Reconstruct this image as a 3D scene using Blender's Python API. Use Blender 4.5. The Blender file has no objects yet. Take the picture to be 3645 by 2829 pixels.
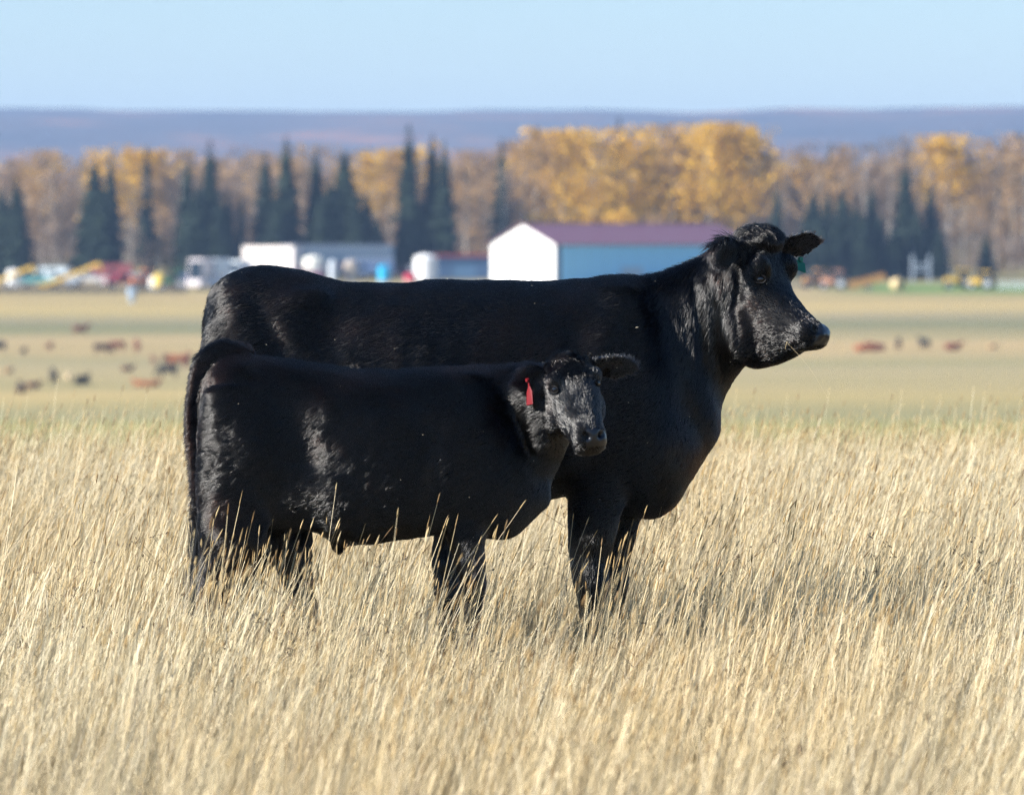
import bpy, bmesh, math, random
import numpy as np
from mathutils import Vector, Matrix
from mathutils.bvhtree import BVHTree

rng = np.random.default_rng(7)
random.seed(7)
sc = bpy.context.scene
COL = sc.collection

# ------------------------------------------------------------------ camera
CAM_Z = 1.54
FPX = 20250.0            # focal length in photograph pixels (200 mm on 36 mm, 3645 px wide)
PITCH = math.atan(580.0 / FPX)
cam_data = bpy.data.cameras.new('camera')
cam = bpy.data.objects.new('camera', cam_data)
COL.objects.link(cam)
cam.location = (0, 0, CAM_Z)
cam.rotation_euler = (math.pi / 2 - PITCH, 0, 0)
cam_data.lens = 200
cam_data.sensor_width = 36
cam_data.sensor_fit = 'HORIZONTAL'
cam_data.clip_start = 0.5
cam_data.clip_end = 60000
cam_data.dof.use_dof = True
cam_data.dof.focus_distance = 19.35
cam_data.dof.aperture_fstop = 5.4
sc.camera = cam

# ------------------------------------------------------------------ light
SUN_EL = math.radians(29)
SUN_AZ = math.radians(19)           # from the left, turned this much towards the camera
to_sun = Vector((-math.cos(SUN_AZ) * math.cos(SUN_EL), -math.sin(SUN_AZ) * math.cos(SUN_EL), math.sin(SUN_EL)))
world = bpy.data.worlds.new('World'); sc.world = world
world.use_nodes = True
wn = world.node_tree
sky = wn.nodes.new('ShaderNodeTexSky')
sky.sky_type = 'NISHITA'; sky.sun_disc = False
sky.sun_elevation = SUN_EL
sky.sun_rotation = math.atan2(to_sun.x, to_sun.y)
sky.altitude = 700; sky.air_density = 1.15; sky.dust_density = 0.0; sky.ozone_density = 6.0
wn.nodes['Background'].inputs['Strength'].default_value = 0.075
wn.links.new(sky.outputs['Color'], wn.nodes['Background'].inputs['Color'])
sl = bpy.data.lights.new('sun', 'SUN'); sl.energy = 5.0; sl.angle = math.radians(0.55); sl.color = (1.0, 0.955, 0.88)
so = bpy.data.objects.new('sun', sl); COL.objects.link(so)
so.rotation_euler = (-to_sun).to_track_quat('-Z', 'Y').to_euler()
so.location = to_sun * 60

vs = sc.view_settings
vs.view_transform = 'Standard'; vs.look = 'None'; vs.gamma = 1.0; vs.use_curve_mapping = False
vs.exposure = 1.16
sc.render.engine = 'CYCLES'
cy = sc.cycles
cy.max_bounces = 5; cy.diffuse_bounces = 1; cy.glossy_bounces = 3; cy.transmission_bounces = 3
cy.transparent_max_bounces = 4; cy.volume_bounces = 0
cy.use_denoising = True; cy.denoising_prefilter = 'NONE'
cy.sample_clamp_indirect = 4.0
cy.use_adaptive_sampling = True; cy.adaptive_threshold = 0.015; cy.adaptive_min_samples = 32
cy.caustics_reflective = False; cy.caustics_refractive = False
cy.use_light_tree = False
sc.cycles_curves.shape = 'RIBBONS'

# ------------------------------------------------------------------ helpers
cp, sp = math.cos(PITCH), math.sin(PITCH)
def P(px, py, Y):
    """world point seen at photograph pixel (px, py) at depth Y"""
    cx = (px - 1822.5) / FPX; cyy = (1414.5 - py) / FPX
    d = Vector((cx, cp + cyy * sp, -sp + cyy * cp))
    k = Y / d.y
    return Vector((d.x * k, Y, CAM_Z + d.z * k))
def project(v):
    v = np.asarray(v) - np.array([0, 0, CAM_Z])
    f = v[..., 1] * cp - v[..., 2] * sp
    u = v[..., 1] * sp + v[..., 2] * cp
    return 1822.5 + FPX * v[..., 0] / f, 1414.5 - FPX * u / f

def hash3(ix, iy, iz, seed):
    n = (ix.astype(np.int64) * 73856093) ^ (iy.astype(np.int64) * 19349663) ^ (iz.astype(np.int64) * 83492791) ^ (seed * 2654435)
    n = (n ^ (n >> 13)) * 1274126177 & 0x7fffffff
    n = (n ^ (n >> 16)) * 60493 & 0x7fffffff
    n = n ^ (n >> 11)
    return (n & 0xffff) / 65535.0
def vnoise(p, scale, seed=0):
    q = np.asarray(p, dtype=np.float64) * scale
    i = np.floor(q).astype(np.int64); f = q - i; f = f * f * (3 - 2 * f)
    r = 0
    for dx in (0, 1):
        for dy in (0, 1):
            for dz in (0, 1):
                w = (f[:, 0] if dx else 1 - f[:, 0]) * (f[:, 1] if dy else 1 - f[:, 1]) * (f[:, 2] if dz else 1 - f[:, 2])
                r = r + w * hash3(i[:, 0] + dx, i[:, 1] + dy, i[:, 2] + dz, seed)
    return r * 2 - 1
def smooth01(x, a, b):
    t = np.clip((x - a) / (b - a), 0, 1); return t * t * (3 - 2 * t)

def tag(o, label=None, cat=None, group=None, kind=None):
    if label: o['label'] = label
    if cat: o['category'] = cat
    if group: o['group'] = group
    if kind: o['kind'] = kind
    return o
def empty(name, loc, rz=0, label=None, cat=None, group=None):
    o = bpy.data.objects.new(name, None); COL.objects.link(o)
    o.empty_display_size = 0.2
    o.location = loc; o.rotation_euler = (0, 0, rz)
    return tag(o, label, cat, group)
def obj_from(name, verts, faces, mats=None, parent=None, smooth=False):
    me = bpy.data.meshes.new(name)
    me.from_pydata([tuple(v) for v in verts], [], faces)
    me.update()
    return obj_mesh(name, me, mats, parent, smooth)
def obj_mesh(name, me, mats=None, parent=None, smooth=False):
    if mats is not None and len(me.materials) == 0:
        for m in (mats if isinstance(mats, (list, tuple)) else [mats]): me.materials.append(m)
    if smooth: me.polygons.foreach_set('use_smooth', np.ones(len(me.polygons), dtype=bool))
    o = bpy.data.objects.new(name, me); COL.objects.link(o)
    if parent is not None: o.parent = parent
    return o

class NT:
    """tiny node helper"""
    def __init__(self, name):
        self.m = bpy.data.materials.new(name); self.m.use_nodes = True
        self.t = self.m.node_tree; self.b = self.t.nodes['Principled BSDF']
        self.out = self.t.nodes['Material Output']
    def n(self, typ, **kw):
        nd = self.t.nodes.new(typ)
        for k, v in kw.items(): setattr(nd, k, v)
        return nd
    def l(self, a, b): self.t.links.new(a, b)
    def set(self, **kw):
        for k, v in kw.items(): self.b.inputs[k.replace('_', ' ')].default_value = v
def rgba(c): return (c[0], c[1], c[2], 1.0)
def mat_plain(name, col, rough=0.6, var=0.25, scale=1.5, spec=0.3, metal=0.0):
    """a flat paint or cloth with a little uneven wear"""
    q = NT(name)
    tc = q.n('ShaderNodeTexCoord'); no = q.n('ShaderNodeTexNoise'); no.inputs['Scale'].default_value = scale; no.inputs['Detail'].default_value = 4
    q.l(tc.outputs['Object'], no.inputs['Vector'])
    mx = q.n('ShaderNodeMix', data_type='RGBA')
    mx.inputs['A'].default_value = rgba([c * (1 - var) for c in col]); mx.inputs['B'].default_value = rgba([min(1, c * (1 + var)) for c in col])
    q.l(no.outputs['Fac'], mx.inputs['Factor']); q.l(mx.outputs['Result'], q.b.inputs['Base Color'])
    q.set(Roughness=rough, Metallic=metal); q.b.inputs['Specular IOR Level'].default_value = spec
    return q.m
# ------------------------------------------------------------------ the land
ZP = [(-400, -6), (-120, -.6), (-40, 0), (0, 0), (29, 0), (34, -.22), (45, -1.2), (70, -3.2), (150, -8.0), (250, -10.8), (350, -11.5), (470, -13.6), (600, -14.8), (760, -13.5), (830, -12.1),
      (980, -9.0), (1050, -7.1), (1150, -5.6), (1350, -1), (1600, 7), (2200, 18), (4000, 26), (16000, 30)]
_zy = np.array([a for a, b in ZP], float); _zz = np.array([b for a, b in ZP], float)
def ground_z(x, y):
    x = np.asarray(x, float); y = np.asarray(y, float)
    # smoothed profile
    s = np.clip(np.abs(y) * .06, 1.5, 60)
    z = sum(np.interp(y + k * s, _zy, _zz) for k in (-1, -.5, 0, .5, 1)) / 5
    p = np.stack([x, y, 0 * x], axis=-1).reshape(-1, 3)
    a = smooth01(y, 60, 250)
    nz = (vnoise(p, 1 / 90., 5) * .9 + vnoise(p, 1 / 300., 6) * 1.2).reshape(x.shape) * a * smooth01(-y, -4000, -3000)
    nn = (vnoise(p, 1 / 1.9, 8) * .022 + vnoise(p, 1 / 7., 9) * (.05 + .10 * smooth01(y, 25, 31)).reshape(-1)).reshape(x.shape) * (1 - a) * smooth01(np.abs(y - 19.4), 1.2, 4)
    return z + nz * .55 + nn
def make_ground():
    ys = np.unique(np.concatenate([np.linspace(-400, -20, 12), np.linspace(-20, 60, 140), np.geomspace(60, 16000, 150)]))
    us = np.linspace(-1, 1, 121); us = np.sign(us) * np.abs(us) ** 1.5
    Yg, U = np.meshgrid(ys, us, indexing='ij')
    X = U * (40 + np.abs(Yg) * .55)
    Z = ground_z(X, Yg)
    V = np.stack([X, Yg, Z], -1).reshape(-1, 3); n, m = X.shape
    idx = np.arange(n * m).reshape(n, m)
    F = np.stack([idx[:-1, :-1], idx[:-1, 1:], idx[1:, 1:], idx[1:, :-1]], -1).reshape(-1, 4)
    q = NT('pasture_ground'); g = q.n('ShaderNodeNewGeometry'); sep = q.n('ShaderNodeSeparateXYZ'); q.l(g.outputs['Position'], sep.inputs['Vector'])
    mp = q.n('ShaderNodeMapping'); mp.inputs['Scale'].default_value = (.006, .035, .02); q.l(g.outputs['Position'], mp.inputs['Vector'])
    n1 = q.n('ShaderNodeTexNoise'); n1.inputs['Scale'].default_value = 1.0; n1.inputs['Detail'].default_value = 5; n1.inputs['Roughness'].default_value = .62; q.l(mp.outputs['Vector'], n1.inputs['Vector'])
    n2 = q.n('ShaderNodeTexNoise'); n2.inputs['Scale'].default_value = .35; n2.inputs['Detail'].default_value = 6; q.l(g.outputs['Position'], n2.inputs['Vector'])
    # distance bands: stubble and regrowth strips of the mown field
    mr = q.n('ShaderNodeMapRange'); mr.inputs['From Min'].default_value = 300; mr.inputs['From Max'].default_value = 1100
    wob = q.n('ShaderNodeMath', operation='MULTIPLY_ADD'); wob.inputs[1].default_value = 60; q.l(n1.outputs['Fac'], wob.inputs[0]); q.l(sep.outputs['Y'], wob.inputs[2])
    q.l(wob.outputs[0], mr.inputs['Value'])
    cr = q.n('ShaderNodeValToRGB'); el = cr.color_ramp.elements
    T = (.45, .34, .15); G = (.32, .295, .105); D = (.19, .19, .10); K = (.44, .32, .16)
    stops = [(0.0, (.36, .30, .15)), (.16, G), (.26, (.29, .26, .135)), (.34, T), (.45, (.43, .33, .17)), (.52, (.32, .275, .15)), (.60, K), (.66, (.42, .315, .165)), (.715, D), (.76, (.30, .25, .15)), (.80, T), (.88, K), (.97, (.36, .29, .17)), (1.0, (.30, .25, .13))]
    el[0].position, el[0].color = stops[0][0], rgba(stops[0][1]); el[1].position, el[1].color = stops[-1][0], rgba(stops[-1][1])
    for p_, c_ in stops[1:-1]:
        e_ = el.new(p_); e_.color = rgba(c_)
    q.l(mr.outputs['Result'], cr.inputs['Fac'])
    # mottling
    mx = q.n('ShaderNodeMix', data_type='RGBA', blend_type='MIX'); q.l(cr.outputs['Color'], mx.inputs['A']); mx.inputs['B'].default_value = (.25, .24, .11, 1)
    rr = q.n('ShaderNodeMapRange'); rr.inputs['From Min'].default_value = .45; rr.inputs['From Max'].default_value = .72; rr.inputs['To Max'].default_value = .75; q.l(n1.outputs['Fac'], rr.inputs['Value']); q.l(rr.outputs['Result'], mx.inputs['Factor'])
    # bright green regrowth in front of the right-hand yard
    gx = q.n('ShaderNodeMapRange'); gx.inputs['From Min'].default_value = 52; gx.inputs['From Max'].default_value = 66; q.l(sep.outputs['X'], gx.inputs['Value'])
    gy1 = q.n('ShaderNodeMapRange'); gy1.inputs['From Min'].default_value = 985; gy1.inputs['From Max'].default_value = 1003; q.l(sep.outputs['Y'], gy1.inputs['Value'])
    gm = q.n('ShaderNodeMath', operation='MULTIPLY'); q.l(gx.outputs['Result'], gm.inputs[0]); q.l(gy1.outputs['Result'], gm.inputs[1])
    gy2 = q.n('ShaderNodeMapRange'); gy2.inputs['From Min'].default_value = 1060; gy2.inputs['From Max'].default_value = 1045; q.l(sep.outputs['Y'], gy2.inputs['Value']); gm3 = q.n('ShaderNodeMath', operation='MULTIPLY'); q.l(gm.outputs[0], gm3.inputs[0]); q.l(gy2.outputs['Result'], gm3.inputs[1]); gm2 = q.n('ShaderNodeMath', operation='MULTIPLY'); q.l(gm3.outputs[0], gm2.inputs[0]); gm2.inputs[1].default_value = .8
    mg = q.n('ShaderNodeMix', data_type='RGBA'); q.l(gm2.outputs[0], mg.inputs['Factor']); q.l(mx.outputs['Result'], mg.inputs['A']); mg.inputs['B'].default_value = (.12, .22, .06, 1)
    # near: thatch and bare soil under the tall grass
    nm = q.n('ShaderNodeMapRange'); nm.inputs['From Min'].default_value = 45; nm.inputs['From Max'].default_value = 120; q.l(sep.outputs['Y'], nm.inputs['Value'])
    n3 = q.n('ShaderNodeTexNoise'); n3.inputs['Scale'].default_value = 28; n3.inputs['Detail'].default_value = 6; q.l(g.outputs['Position'], n3.inputs['Vector'])
    th = q.n('ShaderNodeValToRGB'); th.color_ramp.elements[0].color = (.035, .027, .02, 1); th.color_ramp.elements[1].color = (.14, .105, .065, 1); q.l(n3.outputs['Fac'], th.inputs['Fac'])
    mn = q.n('ShaderNodeMix', data_type='RGBA'); q.l(nm.outputs['Result'], mn.inputs['Factor']); q.l(th.outputs['Color'], mn.inputs['A']); q.l(mg.outputs['Result'], mn.inputs['B'])
    vr = q.n('ShaderNodeMix', data_type='RGBA', blend_type='MULTIPLY'); vr.inputs['Factor'].default_value = .35; q.l(mn.outputs['Result'], vr.inputs['A']); q.l(n2.outputs['Color'], vr.inputs['B'])
    q.l(mn.outputs['Result'], q.b.inputs['Base Color'])
    q.set(Roughness=.95); q.b.inputs['Specular IOR Level'].default_value = .05
    bp = q.n('ShaderNodeBump'); bp.inputs['Strength'].default_value = .6; bp.inputs['Distance'].default_value = .05; q.l(n3.outputs['Fac'], bp.inputs['Height']); q.l(bp.outputs['Normal'], q.b.inputs['Normal'])
    me = bpy.data.meshes.new('ground'); me.vertices.add(len(V)); me.vertices.foreach_set('co', V.reshape(-1))
    me.from_pydata if False else None
    me2 = bpy.data.meshes.new('ground'); me2.from_pydata(V.tolist(), [], F.tolist()); me2.update(); bpy.data.meshes.remove(me)
    o = obj_mesh('ground', me2, q.m, None, True); o['kind'] = 'structure'
make_ground()
def gz(x, y): return float(ground_z(np.array([x]), np.array([y]))[0])

def make_hills():
    # skyline traced in angle, built as a wooded ridge some eight kilometres off
    xs = np.linspace(-9000, 9000, 260); ts = np.linspace(0, 1, 60)
    U, T = np.meshgrid(xs, ts, indexing='ij')
    Yr = 8000.
    px = 1822.5 + xs / Yr * FPX
    sky_px = np.interp(px, [-4000, -1500, 0, 200, 400, 800, 1200, 1700, 2000, 2400, 2600, 2760, 2950, 3200, 3450, 3645, 5000, 8000],
                       [420, 400, 399, 391, 397, 404, 403, 406, 404, 411, 409, 394, 399, 391, 384, 386, 400, 425])
    H = (834.5 - sky_px) / FPX * Yr + CAM_Z
    y = 4300 + T * 6500
    prof = smooth01(T, 0, .57) * (1 - smooth01(T, .57, 1.15))
    p = np.stack([U, y, 0 * U], -1).reshape(-1, 3)
    nz = (vnoise(p, 1 / 700., 41) * 12 + vnoise(p, 1 / 160., 42) * 7 + vnoise(p, 1 / 45., 43) * 5).reshape(U.shape)
    Z = 22 + (H[:, None] - 22) * prof / prof.max() + nz * smooth01(T, .02, .2) * .5
    V = np.stack([U, y, Z], -1).reshape(-1, 3); n, m = U.shape; idx = np.arange(n * m).reshape(n, m)
    F = np.stack([idx[:-1, :-1], idx[1:, :-1], idx[1:, 1:], idx[:-1, 1:]], -1).reshape(-1, 4)
    q = NT('bare_autumn_forest_slope'); g = q.n('ShaderNodeNewGeometry'); n1 = q.n('ShaderNodeTexNoise'); n1.inputs['Scale'].default_value = .0045; n1.inputs['Detail'].default_value = 8; q.l(g.outputs['Position'], n1.inputs['Vector'])
    cr = q.n('ShaderNodeValToRGB'); el = cr.color_ramp.elements; el[0].position = .3; el[0].color = (.045, .045, .05, 1); el[1].position = .68; el[1].color = (.36, .15, .07, 1); e = el.new(.55); e.color = (.12, .085, .075, 1)
    q.l(n1.outputs['Fac'], cr.inputs['Fac']); q.l(cr.outputs['Color'], q.b.inputs['Base Color']); q.set(Roughness=1.0); q.b.inputs['Specular IOR Level'].default_value = 0
    o = obj_from('hills', V.tolist(), F.tolist(), q.m, None, True); o['kind'] = 'structure'
make_hills()

# ------------------------------------------------------------------ haze: the air between here and the hills
def make_haze():
    vv = [(x, y, z) for x in (-15000, 15000) for y in (-600, 17000) for z in (-40, 235)]
    ff = [(0, 1, 3, 2), (4, 6, 7, 5), (0, 4, 5, 1), (2, 3, 7, 6), (0, 2, 6, 4), (1, 5, 7, 3)]
    m = bpy.data.materials.new('pale_haze'); m.use_nodes = True; t = m.node_tree
    t.nodes.remove(t.nodes['Principled BSDF']); pv = t.nodes.new('ShaderNodeVolumePrincipled')
    pv.inputs['Color'].default_value = (.44, .65, 1.0, 1); pv.inputs['Density'].default_value = 1.1e-4; pv.inputs['Anisotropy'].default_value = .1
    t.links.new(pv.outputs['Volume'], t.nodes['Material Output'].inputs['Volume'])
    o = obj_from('haze', vv, ff, m); o['kind'] = 'stuff'
    o.display_type = 'WIRE'
make_haze()
# ------------------------------------------------------------------ animals: lofted masses, fused into one skin, then furred
def crom(a, b, c, d, t):
    return 0.5 * ((2 * b) + (-a + c) * t + (2 * a - 5 * b + 4 * c - d) * t * t + (-a + 3 * b - 3 * c + d) * t ** 3)
def densify(rows, k=4):
    rows = np.asarray(rows, dtype=float); out = []
    n = len(rows)
    for i in range(n - 1):
        a, b, c, d = rows[max(i - 1, 0)], rows[i], rows[i + 1], rows[min(i + 2, n - 1)]
        for j in range(k): out.append(crom(a, b, c, d, j / k))
    out.append(rows[-1]); return np.array(out)

class Soup:
    def __init__(self): self.v = []; self.f = []
    def rings(self, rings):
        base = len(self.v); n = len(rings[0])
        for r in rings: self.v.extend([tuple(p) for p in r])
        for i in range(len(rings) - 1):
            for j in range(n):
                a = base + i * n + j; b = base + i * n + (j + 1) % n
                self.f.append((a, b, b + n, a + n))
        for i, flip in ((0, True), (len(rings) - 1, False)):
            c = np.mean(np.array(rings[i]), axis=0); self.v.append(tuple(c)); ci = len(self.v) - 1
            for j in range(n):
                a = base + i * n + j; b = base + i * n + (j + 1) % n
                self.f.append((ci, b, a) if flip else (ci, a, b))
    def loft(self, rows, N=28, k=4):
        """rows: cx cy cz  ux uy uz(lateral)  vx vy vz(up)  hw  taper_bottom exponent ; v carries the half height"""
        rings = []
        D = densify(rows, k)
        for r in D:
            c, u, v, hw, tb, e = r[0:3], r[3:6], r[6:9], r[9], r[10], r[11]
            u = u / (np.linalg.norm(u) + 1e-9)
            ring = []
            for j in range(N):
                ph = 2 * math.pi * j / N; cc, ss = math.cos(ph), math.sin(ph)
                x = math.copysign(abs(cc) ** e, cc); y = math.copysign(abs(ss) ** e, ss)
                w = hw * (1 + (tb - 1) * (1 - y) / 2)
                ring.append(c + u * (w * x) + v * y)
            rings.append(ring)
        self.rings(rings)
    def torso(self, secs, Y0, e=0.86, tb=1.0):
        rows = []
        for (px, yt, yb, w) in secs:
            t = np.array(P(px, yt, Y0)); b = np.array(P(px, yb, Y0))
            rows.append(np.concatenate([(t + b) / 2, [0, 1, 0], (t - b) / 2, [w, tb, e]]))
        self.loft(rows)
    def pairs(self, secs):
        """secs: topx topy botx boty hw Ytop Ybot yaw taper expo"""
        rows = []
        for (tx, ty, bx, by, hw, Yt, Yb, yaw, tb, e) in secs:
            t = np.array(P(tx, ty, Yt)); b = np.array(P(bx, by, Yb)); a = math.radians(yaw)
            rows.append(np.concatenate([(t + b) / 2, [math.sin(a), math.cos(a), 0], (t - b) / 2, [hw, tb, e]]))
        self.loft(rows)
    def framed(self, O, ax, r, u, secs, e=.82):
        """secs: t top bot hw taper, along ax from O; r lateral, u dorsal"""
        O, ax, r, u = (np.array(q) for q in (O, ax, r, u))
        self.loft([np.concatenate([O + ax * t + u * (tp + bt) / 2, r, u * (tp - bt) / 2, [hw, tb, e]]) for t, tp, bt, hw, tb in secs])
    def leg(self, secs, Y0, e=0.95):
        rows = []; n = len(secs)
        C = [np.array(P(s[0], s[1], Y0 + (s[4] if len(s) > 4 else 0))) for s in secs]
        for i, s in enumerate(secs):
            rows.append(np.concatenate([C[i], [0, 1, 0], [s[2], 0, 0], [s[3], 1.0, e]]))
        # rings lie level; the half height vector is the fore-aft radius
        self.loft(rows, N=20)
    def tube(self, pts, rad, k=4, N=16):
        D = densify([list(p) + [r] for p, r in zip(pts, rad)], k); rings = []
        for i in range(len(D)):
            a = D[max(i - 1, 0), :3]; b = D[min(i + 1, len(D) - 1), :3]
            t = Vector(b - a).normalized(); u = t.orthogonal().normalized() if abs(t.y) > .9 else t.cross(Vector((0, 1, 0))).normalized(); w = t.cross(u)
            rings.append([np.array(D[i, :3]) + (np.array(u) * math.cos(q) + np.array(w) * math.sin(q)) * D[i, 3] for q in np.linspace(0, 2 * math.pi, N, endpoint=False)])
        self.rings(rings)
    def ball(self, c, r, axes=None):
        rings = []; c = np.array(c); r = np.array(r)
        for i in range(1, 12):
            th = math.pi * i / 12
            rings.append([c + r * np.array([math.sin(th) * math.cos(q), math.sin(th) * math.sin(q), -math.cos(th)]) for q in np.linspace(0, 2 * math.pi, 20, endpoint=False)])
        self.rings(rings)
    def ear(self, base, tip, front, W, cup, thick):
        """a cupped leaf of skin from base to tip, hollow towards `front`"""
        base, tip = np.array(base), np.array(tip); ax = tip - base; L = np.linalg.norm(ax); ax = ax / L
        front = np.array(front); front = front - ax * front.dot(ax); front /= np.linalg.norm(front)
        wd = np.cross(ax, front); rings = []
        for s in np.linspace(0, 1, 16):
            w = W * (0.42 + 0.95 * math.sin(min(1, s * 1.15) * math.pi * 0.62)) * (1 - max(0, s - 0.62) ** 2 * 5.6) * 0.72
            w = max(w, 0.008); c = cup * (1 - s * 0.6)
            th = thick * (1.7 - 0.9 * s)
            o = base + ax * L * s
            q = np.linspace(-1, 1, 11)
            outer = [o + wd * w * x - front * (c * (1 - x * x) + th * (1 - abs(x) ** 3) * .5) for x in q]
            inner = [o + wd * w * x * .96 - front * (c * (1 - x * x)) * .92 + front * th * .5 * (1 - abs(x) ** 3) for x in q[::-1]]
            rings.append(outer + inner)
        self.rings(rings)
    def fuse(self, voxel):
        me = bpy.data.meshes.new('tmp'); me.from_pydata(self.v, [], self.f); me.update()
        bm = bmesh.new(); bm.from_mesh(me)
        bmesh.ops.recalc_face_normals(bm, faces=bm.faces); bm.to_mesh(me); bm.free()
        o = bpy.data.objects.new('tmp', me); COL.objects.link(o)
        md = o.modifiers.new('r', 'REMESH'); md.mode = 'VOXEL'; md.voxel_size = voxel; md.adaptivity = 0
        dg = bpy.context.evaluated_depsgraph_get(); dg.update()
        out = bpy.data.meshes.new_from_object(o.evaluated_get(dg))
        bpy.data.objects.remove(o); bpy.data.meshes.remove(me)
        return out

def mesh_np(me):
    v = np.empty(len(me.vertices) * 3); me.vertices.foreach_get('co', v); v = v.reshape(-1, 3)
    e = np.empty(len(me.edges) * 2, dtype=np.int32); me.edges.foreach_get('vertices', e); e = e.reshape(-1, 2)
    return v, e
def relax(v, e, it, lam):
    n = len(v); a, b = e[:, 0], e[:, 1]
    deg = np.bincount(a, minlength=n) + np.bincount(b, minlength=n)
    deg = np.maximum(deg, 1)[:, None]
    for k in range(it):
        s = np.stack([np.bincount(a, v[b, i], n) + np.bincount(b, v[a, i], n) for i in range(3)], axis=1) / deg
        l = lam * (0.94 if False else 1)
        v = v + (s - v) * l
    return v
def vnormals(me):
    nn = np.empty(len(me.vertices) * 3); me.vertex_normals.foreach_get('vector', nn); return nn.reshape(-1, 3)

def mat_hide(name, col, rough, spec=0.35):
    q = NT(name); tc = q.n('ShaderNodeTexCoord'); no = q.n('ShaderNodeTexNoise'); no.inputs['Scale'].default_value = 60
    q.l(tc.outputs['Object'], no.inputs['Vector'])
    bp = q.n('ShaderNodeBump'); bp.inputs['Strength'].default_value = 0.25; bp.inputs['Distance'].default_value = 0.004
    q.l(no.outputs['Fac'], bp.inputs['Height']); q.l(bp.outputs['Normal'], q.b.inputs['Normal'])
    q.set(Base_Color=rgba(col), Roughness=rough); q.b.inputs['Specular IOR Level'].default_value = spec
    return q.m
def mat_fur(name='black_fur', ior=1.54, rough=.16):
    q = NT(name); h = q.n('ShaderNodeBsdfHairPrincipled')
    h.parametrization = 'COLOR'
    hi = q.n('ShaderNodeHairInfo'); cr = q.n('ShaderNodeValToRGB')
    cr.color_ramp.elements[0].color = (0.0008, 0.0008, 0.0010, 1); cr.color_ramp.elements[1].color = (0.002, 0.0016, 0.0015, 1)
    e = cr.color_ramp.elements.new(0.985); e.color = (0.002, 0.0016, 0.0015, 1)
    cr.color_ramp.elements[-1].color = (0.05, 0.034, 0.022, 1)
    q.l(hi.outputs['Random'], cr.inputs['Fac'])
    ge = q.n('ShaderNodeNewGeometry'); no = q.n('ShaderNodeTexNoise'); no.inputs['Scale'].default_value = 3.2; no.inputs['Detail'].default_value = 3; q.l(ge.outputs['Position'], no.inputs['Vector'])
    mr = q.n('ShaderNodeMapRange'); mr.inputs['From Min'].default_value = .52; mr.inputs['From Max'].default_value = .72; q.l(no.outputs['Fac'], mr.inputs['Value'])
    mx = q.n('ShaderNodeMix', data_type='RGBA'); q.l(mr.outputs['Result'], mx.inputs['Factor']); q.l(cr.outputs['Color'], mx.inputs['A']); mx.inputs['B'].default_value = (.009, .004, .0026, 1)   # sun-bleached patches
    q.l(mx.outputs['Result'], h.inputs['Color'])
    h.inputs['Roughness'].default_value = rough; h.inputs['Radial Roughness'].default_value = 0.35
    h.inputs['Coat'].default_value = 0.0; h.inputs['IOR'].default_value = ior
    h.inputs['Random Roughness'].default_value = 0.15
    q.l(h.outputs['BSDF'], q.out.inputs['Surface']); return q.m
M_FUR = mat_fur(); M_FACE = mat_fur('glossy_face_fur', 1.68, .2)
M_HIDE = mat_hide('black_hide', (0.004, 0.004, 0.005), 0.6, .12)
M_NOSE = mat_hide('wet_black_nose_skin', (0.009, 0.010, 0.014), 0.3, 0.6)
M_HOOF = mat_hide('dark_horn', (0.03, 0.025, 0.02), 0.45)
M_EYE = mat_hide('dark_wet_eye', (0.004, 0.004, 0.006), 0.04, 0.8)
M_LID = mat_hide('bare_eyelid_skin', (0.004, 0.004, 0.005), 0.6, .15)

def sample_surface(me, n, seed):
    me.calc_loop_triangles(); m = len(me.loop_triangles)
    t = np.empty(m * 3, dtype=np.int32); me.loop_triangles.foreach_get('vertices', t); t = t.reshape(-1, 3)
    v, _ = mesh_np(me); nn = vnormals(me)
    A, B, Cc = v[t[:, 0]], v[t[:, 1]], v[t[:, 2]]
    ar = np.linalg.norm(np.cross(B - A, Cc - A), axis=1) / 2
    g = np.random.default_rng(seed); idx = g.choice(m, n, p=ar / ar.sum())
    r1 = np.sqrt(g.random(n)); r2 = g.random(n)
    w = np.stack([1 - r1, r1 * (1 - r2), r1 * r2], axis=1)
    tt = t[idx]
    pos = (v[tt] * w[:, :, None]).sum(1); nor = (nn[tt] * w[:, :, None]).sum(1)
    nor /= np.linalg.norm(nor, axis=1)[:, None] + 1e-9
    return pos, nor, g
def make_curves(name, pts, rad, mat, parent):
    """pts n,k,3 ; rad n,k"""
    n, k, _ = pts.shape
    cu = bpy.data.hair_curves.new(name); cu.add_curves([k] * n)
    cu.points.foreach_set('position', pts.reshape(-1).astype(np.float32))
    if 'radius' not in cu.attributes: cu.attributes.new('radius', 'FLOAT', 'POINT')
    cu.attributes['radius'].data.foreach_set('value', rad.reshape(-1).astype(np.float32))
    cu.materials.append(mat)
    o = bpy.data.objects.new(name, cu); COL.objects.link(o); o.parent = parent
    return o
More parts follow.
